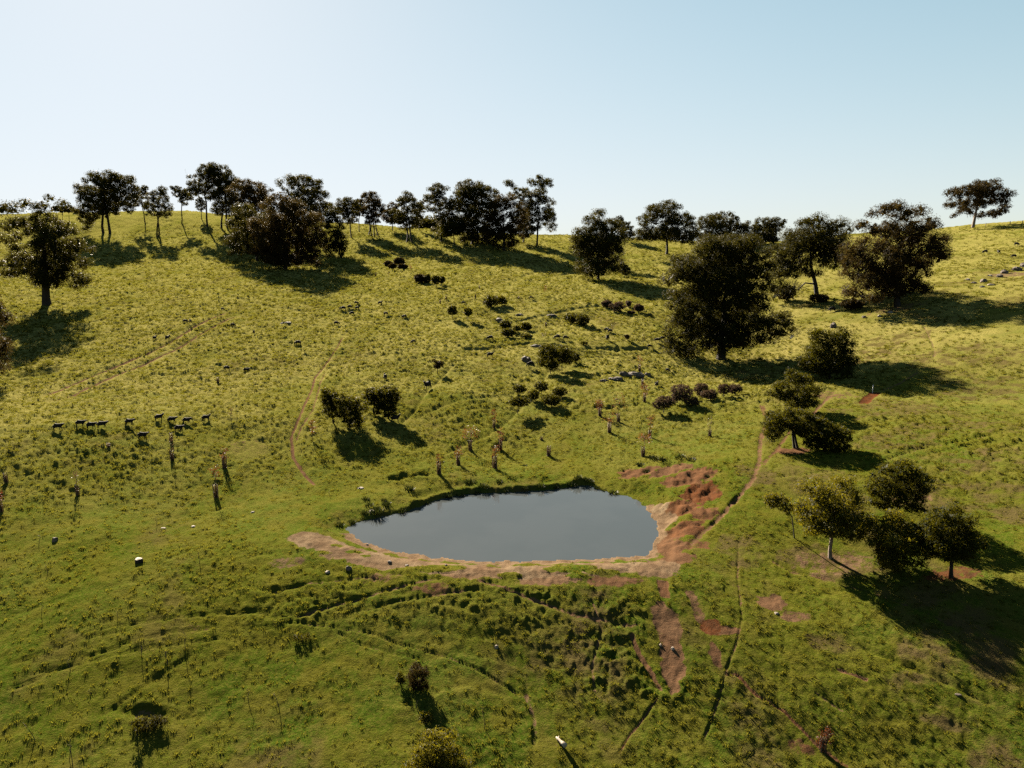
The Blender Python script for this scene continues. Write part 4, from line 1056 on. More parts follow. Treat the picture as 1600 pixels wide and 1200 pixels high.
for lb, u, v, e, mt in SH:
    R0 = math.hypot(*to_base(u, v))
    T('bush' if 'tree' not in lb.split(',')[0].split(' in ')[0] else 'small_tree', 'bush' if 'tree' not in lb.split(',')[0].split(' in ')[0] else 'small tree', lb, u, v, e, mat=mt,
      trunk=.05 if R0 < 120 else .07, leaf=max(.09, R0 * .0017), dens=1.35, first=max(1.5, -max(q[1] + q[3] for q in e) + 2), lobe=1.0)

# ---------------------------------------------------------------- saplings and their guards
def px_m(x, y, z):
    return (y * cp + (CAM_H - z) * sp_) / FPX

def guard_meshes(seed):
    R_ = np.random.RandomState(seed)
    stakes = []
    for k in range(3):
        a = k * 2.094 + .4
        x, y = .24 * math.cos(a), .24 * math.sin(a)
        V, F = boxes([(-.022, -.022, -.25, .022, .022, 1.42)])
        V = [(p[0] + p[2] * R_.uniform(-.03, .03), p[1], p[2]) for p in V]
        V = [(p[0] + x, p[1] + y, p[2]) for p in V]
        me = bpy.data.meshes.new('stake'); me.from_pydata(V, [], F); me.update(); me.materials.append(M['stake']); stakes.append(me)
    pl = []
    for k in range(14):
        a = k / 14 * 2 * math.pi
        pl.append((np.array([[.23 * math.cos(a), .23 * math.sin(a), .02], [.23 * math.cos(a), .23 * math.sin(a), 1.3]]), np.array([.008, .008])))
    for h in (.05, .35, .65, .95, 1.28):
        a = np.linspace(0, 2 * math.pi, 15)
        pl.append((np.stack([.235 * np.cos(a), .235 * np.sin(a), np.full(15, h)], 1), np.full(15, .008)))
    sleeve = tube_mesh('wire_sleeve', pl, M['wire'], 3)
    V, F = [], []
    for k in range(110):
        a = R_.rand() * 6.28; d = .2 * math.sqrt(R_.rand()); x, y = d * math.cos(a), d * math.sin(a)
        h = R_.uniform(.4, 1.25); lx, ly = R_.randn(2) * .08; f = R_.rand() * 3.14; wx, wy = .014 * math.cos(f), .014 * math.sin(f)
        o = len(V); V += [(x - wx, y - wy, -.05), (x + wx, y + wy, -.05), (x + lx + wx * .5, y + ly + wy * .5, h), (x + lx - wx * .5, y + ly - wy * .5, h)]
        F.append((o, o + 1, o + 2, o + 3))
    fill = bpy.data.meshes.new('dry_grass_fill'); fill.from_pydata(V, [], F); fill.update(); fill.materials.append(M['drygrass'])
    return stakes, sleeve, fill
GM = [guard_meshes(s) for s in (1, 2, 3)]

def guard(u, v, label, hpx=None, lean=0):
    x, y, z, R = place(u, v)
    root = empty('tree_guard', (x, y, z - .03), label, 'tree guard', 'wire tree guards on the pasture', rnd.uniform(0, 6))
    st, sl, fi = GM[rnd.randrange(3)]
    for m in st: link('stake', m, root)
    link('wire_sleeve', sl, root); link('dry_grass_fill', fi, root)
    s = (hpx * px_m(x, y, z) / 1.42) if hpx else 1.0
    root.scale = (max(.8, min(1.6, s)),) * 2 + (s,)
    root.rotation_euler[0] = rnd.uniform(-.05, .05); root.rotation_euler[1] = lean
    return x, y, z

def sapling(u, v, top, wpx, mat, label, nclump=14, stemr=.022, n_leaf=9, low=.45, name='sapling', leafs=.16):
    R_ = np.random.RandomState(int(u * 3 + v))
    x, y, z, R = place(u, v); k = px_m(x, y, z)
    H = (v - top) * k / cp; W_ = wpx * k * .5
    pts = np.array([[0, 0, -.1], [R_.randn() * .03, R_.randn() * .03, H * .35], [R_.randn() * .07, R_.randn() * .07, H * .7], [R_.randn() * .12, R_.randn() * .1, H * .97]])
    polys = [(pts, np.array([stemr * 1.3, stemr, stemr * .8, stemr * .4]))]
    C = []
    for i in range(nclump):
        t = R_.uniform(low, 1.0); a = R_.rand() * 6.28; sp = W_ * (1 - .55 * abs(t - .75) / .5) * R_.uniform(.35, 1)
        b = np.array([np.interp(t * H, pts[:, 2], pts[:, 0]), np.interp(t * H, pts[:, 2], pts[:, 1]), t * H])
        e = b + np.array([math.cos(a) * sp, math.sin(a) * sp, .12 * H * R_.rand()])
        polys.append((np.array([b - (0, 0, .05 * H), (b + e) / 2, e]), np.array([stemr * .45, stemr * .35, stemr * .2])))
        C.append(e + R_.randn(n_leaf, 3) * np.array([.10, .10, .10]) * (1 + W_))
    root = empty(name, (x, y, z), label, 'sapling' if name == 'sapling' else 'dead sapling', 'saplings planted on the pasture' if name == 'sapling' else 'bare dead saplings in the foreground')
    link('stem', tube_mesh('stem', polys, M['bark_thin'], 4), root)
    if n_leaf:
        V, F = leaf_quads(np.concatenate(C), leafs * (1 if R < 80 else 1.25), R_, aspect=.6)
        link('leaves', mesh_from('leaves', V, F, M[mat]), root)
    return root

SAP = [ # u, v, top, width px, leaf material, guard height px (0 none), label of the sapling, label of its guard
 (269, 719, 684, 9, 'tan', 17, 'thin tan sapling directly below the cluster of dark sheep', 'tree guard round the tan sapling directly below the cluster of dark sheep'),
 (351, 732, 700, 12, 'red', 20, 'red tipped sapling up and right of the tallest lone sapling on the left', 'tree guard round the red tipped sapling on the left pasture'),
 (338, 779, 733, 20, 'red', 22, 'tallest lone sapling on the left with a spindly rusty top', 'tall dark tree guard at the foot of the tallest lone sapling'),
 (361, 662, 639, 5, 'tan', 0, 'bare whip of a sapling just right of the rightmost grazing sheep', ''),
 (122, 776, 742, 6, 'tan', 17, 'thin whip sapling standing alone in the lower left pasture', 'tree guard round the thin whip sapling alone in the lower left pasture'),
 (2, 802, 764, 8, 'red', 20, 'rusty sapling cut by the left picture edge', 'tree guard at the left picture edge'),
 (489, 696, 664, 10, 'red', 0, 'small rusty sapling below the thicket of shrubby trees on its left', ''),
 (686, 741, 714, 9, 'red', 20, 'small rusty sapling nearest the pond, leftmost of the group above it', 'tree guard of the leftmost rusty sapling above the pond'),
 (716, 727, 700, 13, 'red', 18, 'bushy rusty sapling second from left above the pond', 'tree guard of the second rusty sapling from the left above the pond'),
 (735, 705, 672, 34, 'orange', 17, 'widest orange topped sapling with spreading crown above the pond', 'tree guard of the widest orange topped sapling above the pond'),
 (773, 733, 699, 16, 'red', 23, 'gangly red sapling straight above the middle of the pond', 'tree guard of the gangly red sapling above the middle of the pond'),
 (782, 705, 676, 13, 'red', 18, 'red crowned sapling behind the gangly one above the pond', 'tree guard of the red crowned sapling behind the gangly one'),
 (772, 669, 643, 12, 'red', 13, 'rusty red sapling furthest up the slope beside a stock track', 'tree guard of the furthest rusty sapling beside a stock track'),
 (937, 651, 628, 11, 'red', 15, 'compact dark red sapling, leftmost of the right hand sapling cluster', 'tree guard, leftmost of the right hand sapling cluster'),
 (952, 676, 645, 20, 'orange', 17, 'pale orange sapling in front, lowest of the right hand sapling cluster', 'tree guard of the pale orange sapling, lowest in the right cluster'),
 (966, 660, 619, 24, 'red', 15, 'tallest crimson sapling of the right hand sapling cluster', 'tree guard of the tallest crimson sapling'),
 (1007, 629, 604, 13, 'red', 13, 'bright red ball headed sapling left of the mauve row', 'tree guard under the bright red ball headed sapling'),
 (1015, 684, 650, 12, 'orange', 14, 'oval headed orange sapling between pond and mauve bushes', 'tree guard of the oval headed orange sapling'),
 (1005, 714, 682, 21, 'orange', 17, 'orange umbrella headed sapling on the rim of the red eroded bank', 'tree guard on the rim of the red eroded bank'),
 (1109, 683, 655, 11, 'tan', 12, 'sparse tan sapling alone in the open grass near the dirt track', 'tree guard of the sparse tan sapling near the dirt track'),
 (999, 582, 559, 8, 'orange', 12, 'small orange sapling above the rock shelf', 'tree guard of the small orange sapling above the rock shelf'),
 (1284, 1176, 1143, 18, 'red', 30, 'dense rust red sapling filling its guard at the bottom right', 'large tree guard beside the narrow red path at the bottom right'),
 (1005, 539, 520, 6, 'tan', 0, 'thin pale sapling standing in the grass left of the giant eucalypt', ''),
 (850, 536, 520, 9, 'tan', 0, 'spindly grey sapling behind the double shadowed shrubby trees', ''),
 (957, 520, 509, 6, 'tan', 0, 'little grey sapling among the stones of the right gully flat', ''),
 (852, 462, 450, 5, 'orange', 0, 'small orange sapling high up below the central ridge clump', ''),
 (642, 424, 416, 4, 'orange', 0, 'tiny round sapling right of the four dark bushes on the upper slope', ''),
 (607, 437, 427, 4, 'tan', 0, 'tiny faint sapling in the open slope below the four dark bushes', ''),
]
for u, v, top, wpx, mt, gh, la, lg in SAP:
    dense = 'dense' in la or 'ball' in la or 'umbrella' in la or 'widest' in la or 'compact' in la
    sapling(u, v, top, wpx, mt, la, nclump=26 if dense else 13, n_leaf=12 if mt != 'tan' else 4, low=.6 if ('umbrella' in la or 'widest' in la or 'spindly' in la) else .38)
    if gh: guard(u, v, lg, gh)
for u, v, gh, lb in [
 (10, 756, 16, 'lone rusty tree guard without a sapling near the left edge'), (170, 700, 8, 'squat tree guard stump with tan grass left of the sheep'),
 (268, 692, 14, 'tree guard just under the lowest sheep of the cluster'), (341, 600, 9, 'small tree guard below the pair of walking sheep'),
 (857, 713, 18, 'empty timber tree guard above the far pond bank'), (846, 688, 6, 'low tree guard with dark tuft beyond the empty timber one'),
 (1004, 602, 11, 'tree guard at the right end of the rock shelf'), (587, 433, 7, 'single small guard post high on the left slope'),
 (688, 475, 7, 'dark tree guard, left one of two side by side on the upper slope'), (697, 469, 7, 'dark tree guard, right one of two side by side on the upper slope'),
 (749, 452, 6, 'small tree guard just below the curved track on the upper slope'), (810, 468, 6, 'small tree guard right of the large gully bush'),
 (743, 468, 7, 'short tree guard beside a stump left of the large gully bush'), (853, 512, 7, 'dark leaning tree guard near the left of the gully flat')]:
    guard(u, v, lb, gh, rnd.uniform(-.12, .12))

# bare stakes and dead whips in the foreground
def dead(u, v, top, label, spread=4, tilt=0):
    r_ = sapling(u, v, top, spread, 'tan', label, nclump=5, n_leaf=0, stemr=.02, name='dead_sapling'); r_.rotation_euler[1] = tilt
for a in [(114, 1198, 1150, 'tallest bare dead whip at the bottom left', 3, 0), (110, 1178, 1160, 'short dead whip touching the tallest one at the bottom left', 2, 0),
          (55, 1160, 1128, 'leaning dead twig in the grass at the far bottom left', 10, -.35), (290, 1018, 988, 'dead whip at the end of the lower left stock track', 4, 0),
          (66, 958, 943, 'small forked dead twig on the left slope', 5, .2), (185, 966, 955, 'tiny dead twig above the lower left stock tracks', 4, 0),
          (110, 1048, 1026, 'forked grey twig between the two lower left stock tracks', 5, 0), (222, 1028, 1012, 'dead twig with a dark tuft on the middle stock track', 4, 0),
          (262, 1042, 1018, 'twiggy dead plant right of the dark tuft on the lower stock track', 7, 0), (388, 1096, 1078, 'thin dead twig on the lower bank left of centre', 4, 0),
          (436, 1108, 1084, 'forked bare twig in the foreground lawn', 8, -.2), (757, 1142, 1100, 'brown seedy weed stalk right of the golden bush', 8, 0),
          (651, 1108, 1093, 'dark short post above the small golden topped bush', 1, 0), (515, 776, 766, 'dark twig left of the pond', 3, 0),
          (142, 1086, 1078, 'small upright twig low on the left bank', 2, 0), (61, 850, 838, 'small brown weed stalk near the left edge above the stump', 4, 0),
          (245, 822, 808, 'dark weed stalk in the grass above the pale stump', 4, 0), (312, 880, 862, 'brown weed stalk right of the pale stump', 4, 0),
          (75, 897, 885, 'single brown weed stalk left of the pale stump', 4, 0), (1390, 610, 600, 'thin weed stalk right of the white post', 3, 0)]:
    dead(*a)

# ---------------------------------------------------------------- sheep
def skin_mesh(name, pts, edges, rad, mat):
    me = bpy.data.meshes.new(name); me.from_pydata(pts, edges, []); me.update()
    ob = bpy.data.objects.new(name, me); COL.objects.link(ob)
    md = ob.modifiers.new('s', 'SKIN'); md.use_smooth_shade = True
    sk = me.skin_vertices[0].data
    for i, r_ in enumerate(rad): sk[i].radius = r_ if isinstance(r_, tuple) else (r_, r_)
    sk[0].use_root = True
    ob.modifiers.new('d', 'SUBSURF').levels = 1
    dg = bpy.context.evaluated_depsgraph_get(); dg.update()
    out = bpy.data.meshes.new_from_object(ob.evaluated_get(dg))
    bpy.data.objects.remove(ob); out.name = name
    out.materials.clear(); out.materials.append(mat)
    return out

def sheep_mesh(pose, seed):
    R_ = random.Random(seed)
    st = lambda a: a + R_.uniform(-.05, .05)
    P = [(-.02, 0, .60), (-.36, 0, .62), (.30, 0, .62), (-.50, 0, .56)]
    rad = [(.245, .26), (.21, .23), (.21, .25), (.09, .10)]
    E = [(0, 1), (0, 2), (1, 3)]
    if pose == 'graze': nk = [(.47, 0, .56), (.60, 0, .34), (.70, 0, .14)]
    elif pose == 'walk': nk = [(.46, 0, .70), (.62, 0, .80), (.80, 0, .74)]
    else: nk = [(.44, 0, .74), (.56, 0, .94), (.73, 0, .90)]
    b = len(P); P += nk; rad += [(.13, .15), (.085, .095), (.045, .05)]; E += [(2, b), (b, b + 1), (b + 1, b + 2)]
    hd = nk[1]
    for s in (-1, 1):                                                   # ears
        i = len(P); P.append((hd[0] - .03, s * .15, hd[2] + .01)); rad.append((.022, .03)); E.append((b + 1, i))
    dz = .28 if pose == 'lie' else 0
    step = .10 if pose == 'walk' else .03
    for sx, sy in ((1, 1), (1, -1), (-1, 1), (-1, -1)):
        off = step * (1 if (sx * sy) > 0 else -1)
        if sx > 0: L = [(.30, sy * .13, .42), (.31 + off * .5, sy * .125, .24), (.31 + off, sy * .12, .03)]; r_ = [(.075, .075), (.04, .04), (.035, .035)]; a0 = 2
        else: L = [(-.36, sy * .14, .42), (-.45 + off * .4, sy * .13, .25), (-.41 + off, sy * .125, .03)]; r_ = [(.085, .085), (.042, .042), (.035, .035)]; a0 = 1
        i = len(P); P += L; rad += r_; E += [(a0, i), (i, i + 1), (i + 1, i + 2)]
    i = len(P); P.append((-.56, 0, .44)); rad.append((.03, .03)); E.append((3, i))     # tail
    return skin_mesh('sheep', P, E, rad, M['wool'])
SM = {p: sheep_mesh(p, i) for i, p in enumerate(('stand', 'graze', 'walk'))}
SHEEP = [ # u, v (feet), yaw in degrees (0 = facing right), pose, size, label
 (91, 673, 12, 'walk', 1.0, 'leftmost dark sheep of the walking line'), (126, 668, 18, 'walk', .95, 'dark sheep second in the left line beside a tan grass clump'),
 (143, 671, 2, 'walk', 1.0, 'dark sheep third in the left line, head level'), (160, 671, 20, 'walk', 1.0, 'dark sheep fourth in the left line, head raised to the right'),
 (203, 668, 5, 'walk', .95, 'dark sheep walking alone in the gap between the two bunches'), (249, 660, 30, 'stand', .95, 'dark sheep at the top left of the bunched five'),
 (269, 663, 22, 'walk', .95, 'dark sheep second from left of the bunched five'), (292, 663, 10, 'walk', .95, 'dark sheep at the right of the bunched five'),
 (280, 675, 8, 'walk', 1.0, 'dark sheep lowest in the middle of the bunch, in front'), (322, 660, 25, 'stand', .95, 'dark sheep ahead of the bunch on the right, head up'),
 (223, 687, 15, 'walk', 1.0, 'dark sheep nearest the viewer, lowest of the whole left mob'), (355, 581, 170, 'graze', .95, 'left sheep of two walking on the middle of the left slope'),
 (385, 582, 5, 'walk', .95, 'right sheep of two walking on the middle of the left slope'), (242, 532, 80, 'stand', 1.0, 'sheep seen from behind left of the vehicle tracks'),
 (262, 533, 75, 'stand', 1.1, 'sheep seen from behind standing on the vehicle tracks'), (466, 541, 180, 'graze', 1.2, 'rounded dark sheep grazing alone in the centre left'),
 (397, 523, 95, 'stand', .8, 'far small sheep up slope from the walking pair'), (364, 511, 0, 'graze', .9, 'small sheep right of the upper end of the vehicle tracks'),
 (298, 509, 120, 'stand', 1.0, 'dark sheep at the upper left of the vehicle tracks, right one of a touching two'), (290, 505, 20, 'graze', 1.0, 'dark sheep at the upper left of the vehicle tracks, left one of a touching two'),
 (348, 485, 0, 'graze', .8, 'dark sheep by the topmost end of the vehicle tracks'),
 (536, 486, 200, 'graze', 1.3, 'sheep at the left of the knot of five below the big shadow'), (547, 483, 10, 'graze', 1.1, 'sheep in the middle of the knot of five below the big shadow'),
 (557, 478, 0, 'graze', 1.0, 'topmost sheep of the knot of five below the big shadow'), (558, 484, 170, 'graze', 1.0, 'sheep right under the topmost one of the knot of five'),
 (550, 493, 175, 'graze', 1.1, 'lowest sheep of the knot of five below the big shadow'), (594, 477, 30, 'stand', 1.1, 'lone sheep right of the knot of five with slanting shadow'),
 (603, 495, 40, 'graze', 1.0, 'left sheep of two below the lone one with slanting shadow'), (632, 498, 160, 'graze', 1.1, 'right sheep of two below the lone one with slanting shadow'),
 (526, 509, 5, 'graze', 1.1, 'solitary sheep on the worn patch below the big shadow'), (646, 537, 180, 'graze', .9, 'solitary sheep in the centre of the pasture beneath a bare scrape'),
 (602, 594, 110, 'stand', 1.1, 'sheep seen end on above the thicket'), (668, 610, 240, 'stand', 1.5, 'large dark sheep standing on the narrow stock trail'),
 (618, 660, 12, 'stand', 1.15, 'sheep with raised head at the right foot of the thicket'), (766, 532, 190, 'graze', 1.2, 'sheep standing left of the gully stones'),
 (766, 560, 10, 'stand', 1.1, 'sheep with raised head on the worn ground left of the double shadow'), (829, 575, 200, 'graze', 1.2, 'sheep grazing right below the big gully boulder'),
 (871, 531, 180, 'graze', 1.2, 'left sheep of the pair beyond the double shadowed shrubby trees'), (884, 532, 0, 'graze', 1.1, 'right sheep of the pair beyond the double shadowed shrubby trees'),
 (948, 519, 150, 'graze', 1.1, 'left sheep of the two in the right gully flat'), (953, 521, 30, 'graze', 1.0, 'right sheep of the two in the right gully flat'),
 (949, 533, 95, 'graze', 1.3, 'plump sheep seen from behind on the worn strip of the gully flat'), (1027, 536, 170, 'graze', 1.1, 'left sheep of three left of the giant eucalypt trunk'),
 (1035, 533, 10, 'stand', 1.1, 'right sheep of three left of the giant eucalypt trunk'), (1015, 545, 0, 'graze', .9, 'lowest sheep of three left of the giant eucalypt trunk'),
 (1026, 605, 60, 'stand', 1.0, 'sheep with pale rimmed back near the bright red sapling'), (1539, 397, 180, 'graze', 1.4, 'black sheep furthest left of four on the high right slope'),
 (1560, 397, 80, 'stand', 1.3, 'brown tinged sheep second from left of four on the high right slope'), (1588, 385, 0, 'graze', 1.4, 'highest and blackest sheep of four on the high right slope'),
 (1584, 403, 170, 'graze', 1.2, 'lowest sheep of four on the high right slope, head and rump raised'), (1300, 487, 180, 'graze', 1.3, 'dark sheep on the bare ground between the forked and the wide ragged eucalypt'),
 (1043, 582, 20, 'graze', .9, 'sheep in the grass left of the giant eucalypt shadow'), (724, 476, 0, 'graze', 1.0, 'far sheep on the worn streak left of the big gully bush'),
 (830, 469, 0, 'graze', 1.0, 'far sheep right of the small tree guard near the big gully bush'),
]
for u, v, yaw, pose, s, lb in SHEEP:
    x, y, z, R = place(u, v)
    o = bpy.data.objects.new('sheep', SM[pose]); COL.objects.link(o)
    o.location = (x, y, z - .01); o.rotation_euler = (0, rnd.uniform(-.04, .04), math.radians(yaw)); o.scale = (s * 1.03,) * 3
    tag(o, lb, 'sheep', 'dark sheep grazing over the hillside')

# ---------------------------------------------------------------- rocks, stump, log, posts
def rock_mesh(seed, sx, sy, sz, mat, sub=3, rough=.28, flat=0):
    bm = __import__('bmesh').new(); import bmesh
    bmesh.ops.create_icosphere(bm, subdivisions=sub, radius=1.0)
    R_ = np.random.RandomState(seed); o = R_.rand(2) * 50
    for p in bm.verts:
        c = p.co
        n1 = float(perlin(c.x * 1.3 + o[0], c.y * 1.3 + c.z * 1.7 + o[1], 3)); n2 = float(perlin(c.x * 3.1 + o[1], c.y * 2.7 - c.z * 3 + o[0], 5))
        k = 1 + rough * n1 + rough * .5 * n2
        c.x *= k * sx; c.y *= k * sy; c.z = (max(-.5, min(c.z, 1 - flat)) * k) * sz
    me = bpy.data.meshes.new('rock'); bm.to_mesh(me); bm.free(); me.materials.append(mat)
    return me
RK = [ # u, v, half width px, depth m, height m, material, label
 (990, 589, 17, .9, .75, 'rock', 'long smooth rock shelf catching light on its top, largest rock of the gully'),
 (962, 594, 12, .6, .5, 'rock', 'knobbly brown rock forming the left end of the gully rock shelf'),
 (975, 587, 7, .4, .6, 'rock', 'raised rock knob on the back of the gully rock shelf'),
 (944, 597, 7, .4, .3, 'rock', 'low broken stones at the left tip of the gully rock shelf'),
 (1012, 588, 5, .4, .55, 'rock', 'dark end block at the right tip of the gully rock shelf'),
 (822, 565, 7, .8, .75, 'rock', 'big grey boulder left of the double shadow'), (780, 503, 5, .7, .6, 'rock', 'blue grey boulder beside the upper gully bushes'),
 (448, 507, 9, .8, .5, 'rock', 'low dark outcrop alone on the left slope'), (838, 542, 9, .7, .4, 'rock', 'dark stony ledge above the double shadow'),
 (812, 493, 7, .6, .35, 'rock', 'dark flat stone in the gully, left one'), (862, 494, 8, .6, .35, 'rock', 'dark flat stone in the gully, right one'),
 (1537, 441, 5, .8, .7, 'rock', 'dark boulder at the left end of the right hill outcrop'), (1522, 443, 4, .6, .4, 'rock', 'small boulder just left of the outcrop on the right hill'),
 (1562, 433, 5, .8, .6, 'rock', 'upright boulder in the middle of the right hill outcrop'), (1569, 427, 6, .8, .8, 'rock', 'dark wedge boulder above the middle of the right hill outcrop'),
 (1588, 423, 8, .9, .8, 'rock', 'long dark boulder near the right end of the right hill outcrop'), (1599, 417, 5, .9, .9, 'rock', 'boulder cut by the right picture edge in the outcrop'),
 (1547, 432, 4, .5, .4, 'rock_pale', 'pale stone in the upper part of the right hill outcrop'), (1512, 438, 4, .5, .4, 'rock_pale', 'pale stone at the lower left of the right hill outcrop'),
 (1548, 446, 6, .4, .3, 'rock_pale', 'pale flat stones below the right hill outcrop, right patch'), (1535, 449, 4, .4, .3, 'rock_pale', 'pale flat stones below the right hill outcrop, left patch'),
 (1391, 489, 5, .5, .35, 'rock_pale', 'pale stone in the grass below the wide ragged eucalypt'), (1374, 495, 3, .4, .3, 'rock_pale', 'little pale stone left of the other below the wide ragged eucalypt'),
 (1302, 512, 5, .6, .9, 'rock', 'pale rounded boulder showing behind the dark shrubby tree top'), (1350, 497, 3, .5, .4, 'rock', 'brown stone in the grass right of the low dark bush'),
 (455, 789, 0, 0, 0, None, ''),
 (564, 764, 5, .25, .14, 'rock_pale', 'flat pale stone in the grass above the left tip of the pond'), (581, 800, 4, .25, .2, 'rock_pale', 'pale stone among dark rushes at the pond corner'),
 (512, 897, 4, .2, .16, 'rock_pale', 'white stone on the sandy strip below the left tip of the pond'), (1032, 1012, 2, .12, .12, 'rock_pale', 'left white stone on the bare red wash'),
 (1051, 1018, 3, .15, .14, 'rock_pale', 'right white stone on the bare red wash'), (574, 852, 2, .12, .1, 'rock_pale', 'small white stone near the pond margin at the left'),
 (545, 893, 5, .22, .22, 'rock', 'brown stone below the sandy strip left of centre'), (1213, 960, 4, .15, .1, 'rock_pale', 'bleached stone on the dark wet scrape at the right'),
 (255, 826, 4, .2, .1, 'rock_pale', 'white stones in the grass above the pale stump, left'), (302, 823, 3, .2, .1, 'rock_pale', 'white stone in the grass above the pale stump, right'),
 (395, 801, 3, .15, .1, 'rock_pale', 'white stone in the grass far left of the pond'), (776, 1015, 3, .15, .2, 'rock_pale', 'pinkish stone on the tussocky bank'),
 (86, 846, 4, .3, .3, 'rock', 'brown clod of earth in the left pasture'), (609, 880, 3, .2, .14, 'rock', 'dark stone at the water line, left'), (636, 884, 3, .2, .12, 'rock', 'dark stone at the water line, middle'),
 (697, 884, 2, .1, .1, 'rock', 'small dark stone at the water line below centre'), (1358, 1089, 0, 0, 0, None, ''), (1497, 1088, 5, .12, .06, 'rock', 'reddish flat stone in the lower right grass'),
]
for i, (u, v, w_, dm, hm, mt, lb) in enumerate(RK):
    if not mt: continue
    x, y, z, R = place(u, v); k = px_m(x, y, z)
    o = link('rock', rock_mesh(100 + i, w_ * k, max(dm, .5 * w_ * k), hm, M[mt], 3 if w_ > 6 else 2), None, (x, y, z + hm * .15), 0)
    tag(o, lb, 'rock', 'rocks of the gully and slopes')

# jagged dark rush clumps along the pond bank
RU = [(588, 802, 12), (570, 803, 7), (604, 790, 8), (577, 790, 6), (590, 796, 5), (628, 800, 9), (572, 782, 6), (600, 783, 5), (640, 766, 8), (668, 790, 7), (700, 780, 7), (718, 776, 8), (745, 772, 7), (735, 755, 9), (752, 760, 7), (780, 754, 6),
      (790, 770, 6), (760, 770, 6), (820, 769, 6), (845, 766, 7), (868, 763, 6), (893, 761, 8), (903, 752, 7), (915, 752, 6), (922, 757, 6), (933, 764, 6), (944, 768, 5), (958, 772, 7), (1020, 718, 8), (1035, 722, 7), (1062, 716, 9), (1080, 720, 8), (1000, 728, 6), (1010, 738, 6), (820, 730, 4), (838, 700, 3), (530, 822, 8), (550, 817, 7), (1105, 745, 5)]
def rush_mesh(seed):
    R_ = np.random.RandomState(seed); V, F = [], []
    for k in range(90):
        a = R_.rand() * 6.28; d = math.sqrt(R_.rand()); x, y = d * math.cos(a) * .8, d * math.sin(a) * .6
        h = R_.uniform(.4, 1.0) * (1 - .5 * d * d); lx, ly = x * .5 + R_.randn() * .1, y * .5 + R_.randn() * .1
        f = R_.rand() * 3.14; wx, wy = .06 * math.cos(f), .06 * math.sin(f); o = len(V)
        V += [(x - wx, y - wy, -.1), (x + wx, y + wy, -.1), (x + lx + wx * .4, y + ly + wy * .4, h), (x + lx - wx * .4, y + ly - wy * .4, h)]; F.append((o, o + 1, o + 2, o + 3))
    me = bpy.data.meshes.new('rush_clump'); me.from_pydata(V, [], F); me.update(); me.materials.append(M['rush']); return me
ORD = 'first second third fourth fifth sixth seventh eighth ninth tenth eleventh twelfth thirteenth fourteenth fifteenth sixteenth seventeenth eighteenth nineteenth twentieth twenty-first twenty-second twenty-third'.split()
RM = [rush_mesh(s) for s in range(4)]
for i, (u, v, w_) in enumerate(RU):
    x, y, z, R = place(u, v); k = px_m(x, y, z)
    o = link('rush_clump', RM[i % 4], None, (x, y, z), rnd.uniform(0, 6)); s = w_ * k * 1.15; o.scale = (s, s, s * .75)
    zone = 0 if u < 660 else (1 if u < 965 else 2)
    mates = sorted(q for q in RU if (0 if q[0] < 660 else (1 if q[0] < 965 else 2)) == zone)
    nth = mates.index((u, v, w_))
    lab = ('leftmost' if nth == 0 else ORD[nth] + ' from left') + ' of the ' + ('rush clumps on the bank left of the pond water', 'dark rush clumps along the far pond shore', 'dark grass clumps around the red eroded bank')[zone]
    tag(o, lab, 'rush clump', ('rush clumps on the left pond bank', 'rush clumps along the far shore', 'grass clumps on the eroded rim')[zone])

# pale cut stump
x, y, z, R = place(217, 880); k = px_m(x, y, z)
st = empty('tree_stump', (x, y, z), 'pale topped cut tree stump on the left pasture', 'stump')
nst = 18; a = np.arange(nst) / nst * 2 * np.pi; rr_ = 5.2 * k * (1 + .16 * np.sin(a * 3 + 1) + .08 * np.sin(a * 7))
Vs = [(rr_[i] * math.cos(a[i]) * 1.15, rr_[i] * math.sin(a[i]) * .8, -.2) for i in range(nst)] + [(rr_[i] * math.cos(a[i]), rr_[i] * math.sin(a[i]) * .75, .36 + .03 * math.sin(a[i])) for i in range(nst)]
Fs = [(i, (i + 1) % nst, nst + (i + 1) % nst, nst + i) for i in range(nst)]
me = bpy.data.meshes.new('bark'); me.from_pydata(Vs, [], Fs); me.update(); me.materials.append(M['bark']); link('bark', me, st)
Vt = [(v_[0] * .985, v_[1] * .985, v_[2] + .006) for v_ in Vs[nst:]] + [(0, 0, .40)]
me = bpy.data.meshes.new('cut_top'); me.from_pydata(Vt, [], [(i, (i + 1) % nst, nst) for i in range(nst)]); me.update(); me.materials.append(M['dead']); link('cut_top', me, st)

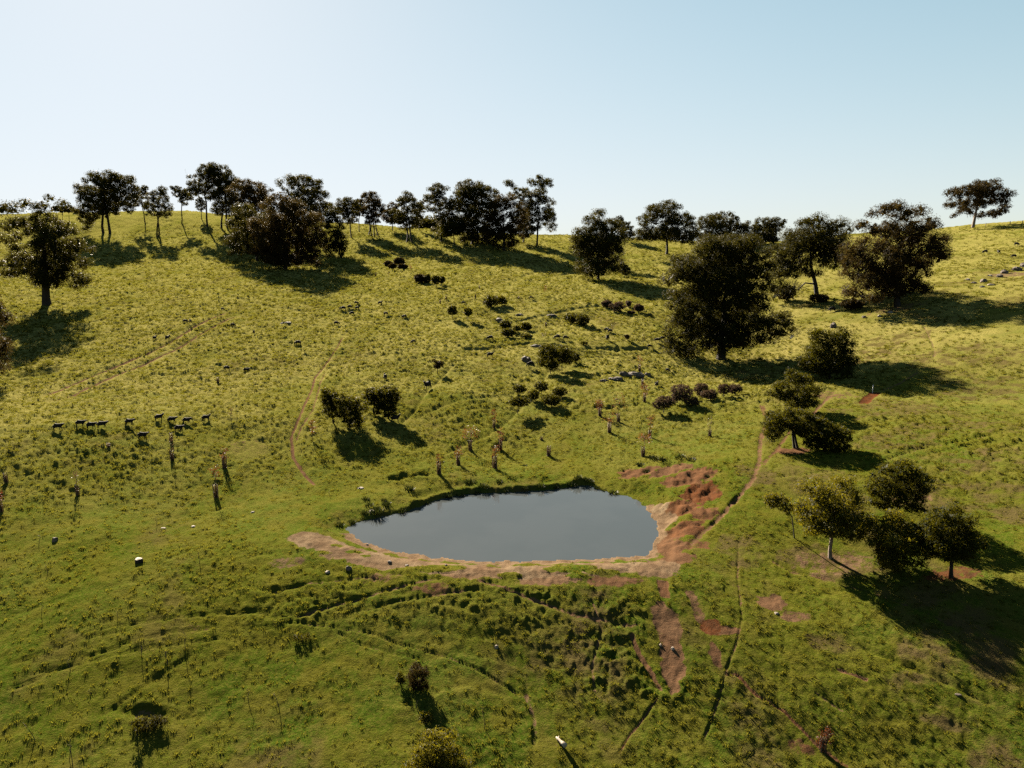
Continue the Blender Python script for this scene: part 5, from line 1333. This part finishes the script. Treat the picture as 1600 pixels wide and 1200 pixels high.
# bleached log in the foreground
x, y, z, R = place(876, 1166); k = px_m(x, y, z)
lg = [(np.array([[-6 * k, 11 * k, .12], [-4 * k, 5 * k, .20], [-1 * k, 1 * k, .16], [2 * k, -5 * k, .22], [6 * k, -12 * k, .26]]), np.array([.06, .10, .085, .12, .16])), (np.array([[-4 * k, 5 * k, .2], [-2 * k, 8 * k, .3]]), np.array([.06, .03]))]
tag(link('dead_log', tube_mesh('dead_log', lg, M['dead'], 8), None, (x, y, z)), 'short bleached white log lying in the foreground grass', 'log')
# white marker post and the skyline fence posts
x, y, z, R = place(1363, 615); k = px_m(x, y, z)
tag(link('marker_post', tube_mesh('marker_post', [(np.array([[0, 0, -.2], [0.01, 0, 14 * k]]), np.array([.055, .055]))], M['white'], 6), None, (x, y, z)), 'thin white marker post on bare red ground at the right', 'post')
for u, v, lb in ((1597, 349, 'tall fence post on the right skyline at the picture edge'), (1578, 350, 'short fence post on the right skyline left of the tall one'), (1540, 353, 'fence post on the skyline just right of the umbrella shaped eucalypt')):
    x, y, z, R = place(u, v + 1); k = px_m(x, y, z)
    tag(link('fence_post', tube_mesh('fence_post', [(np.array([[0, 0, -.2], [0, 0, 5 * k]]), np.array([.14, .12]))], M['stake'], 6), None, (x, y, z)), lb, 'fence post', 'fence posts on the right skyline')
# distant wood showing low between the ridge trees
R_ = np.random.RandomState(5); C = []
for t in np.linspace(0, 1, 26):
    u_0 = 648 + 44 * t; d = ray(u_0, 346); kk = 440 / d[1]
    bx, by = d[0] * kk, 440.0; bz = CAM_H + ray(u_0, 350)[2] / ray(u_0, 350)[1] * 440
    c = R_.randn(170, 3) * np.array([2.0, 2.5, 2.0]); C.append(c + np.array([bx, by + R_.uniform(0, 12), bz + R_.uniform(-3, 1)]))
C = np.concatenate(C); Vd, Fd = leaf_quads(C, 1.5, R_, aspect=.8)
tag(link('distant_wood', mesh_from('distant_wood', Vd, Fd, M['marri'])), 'dark strip of far off wood beyond the ridge', None, None, 'stuff')
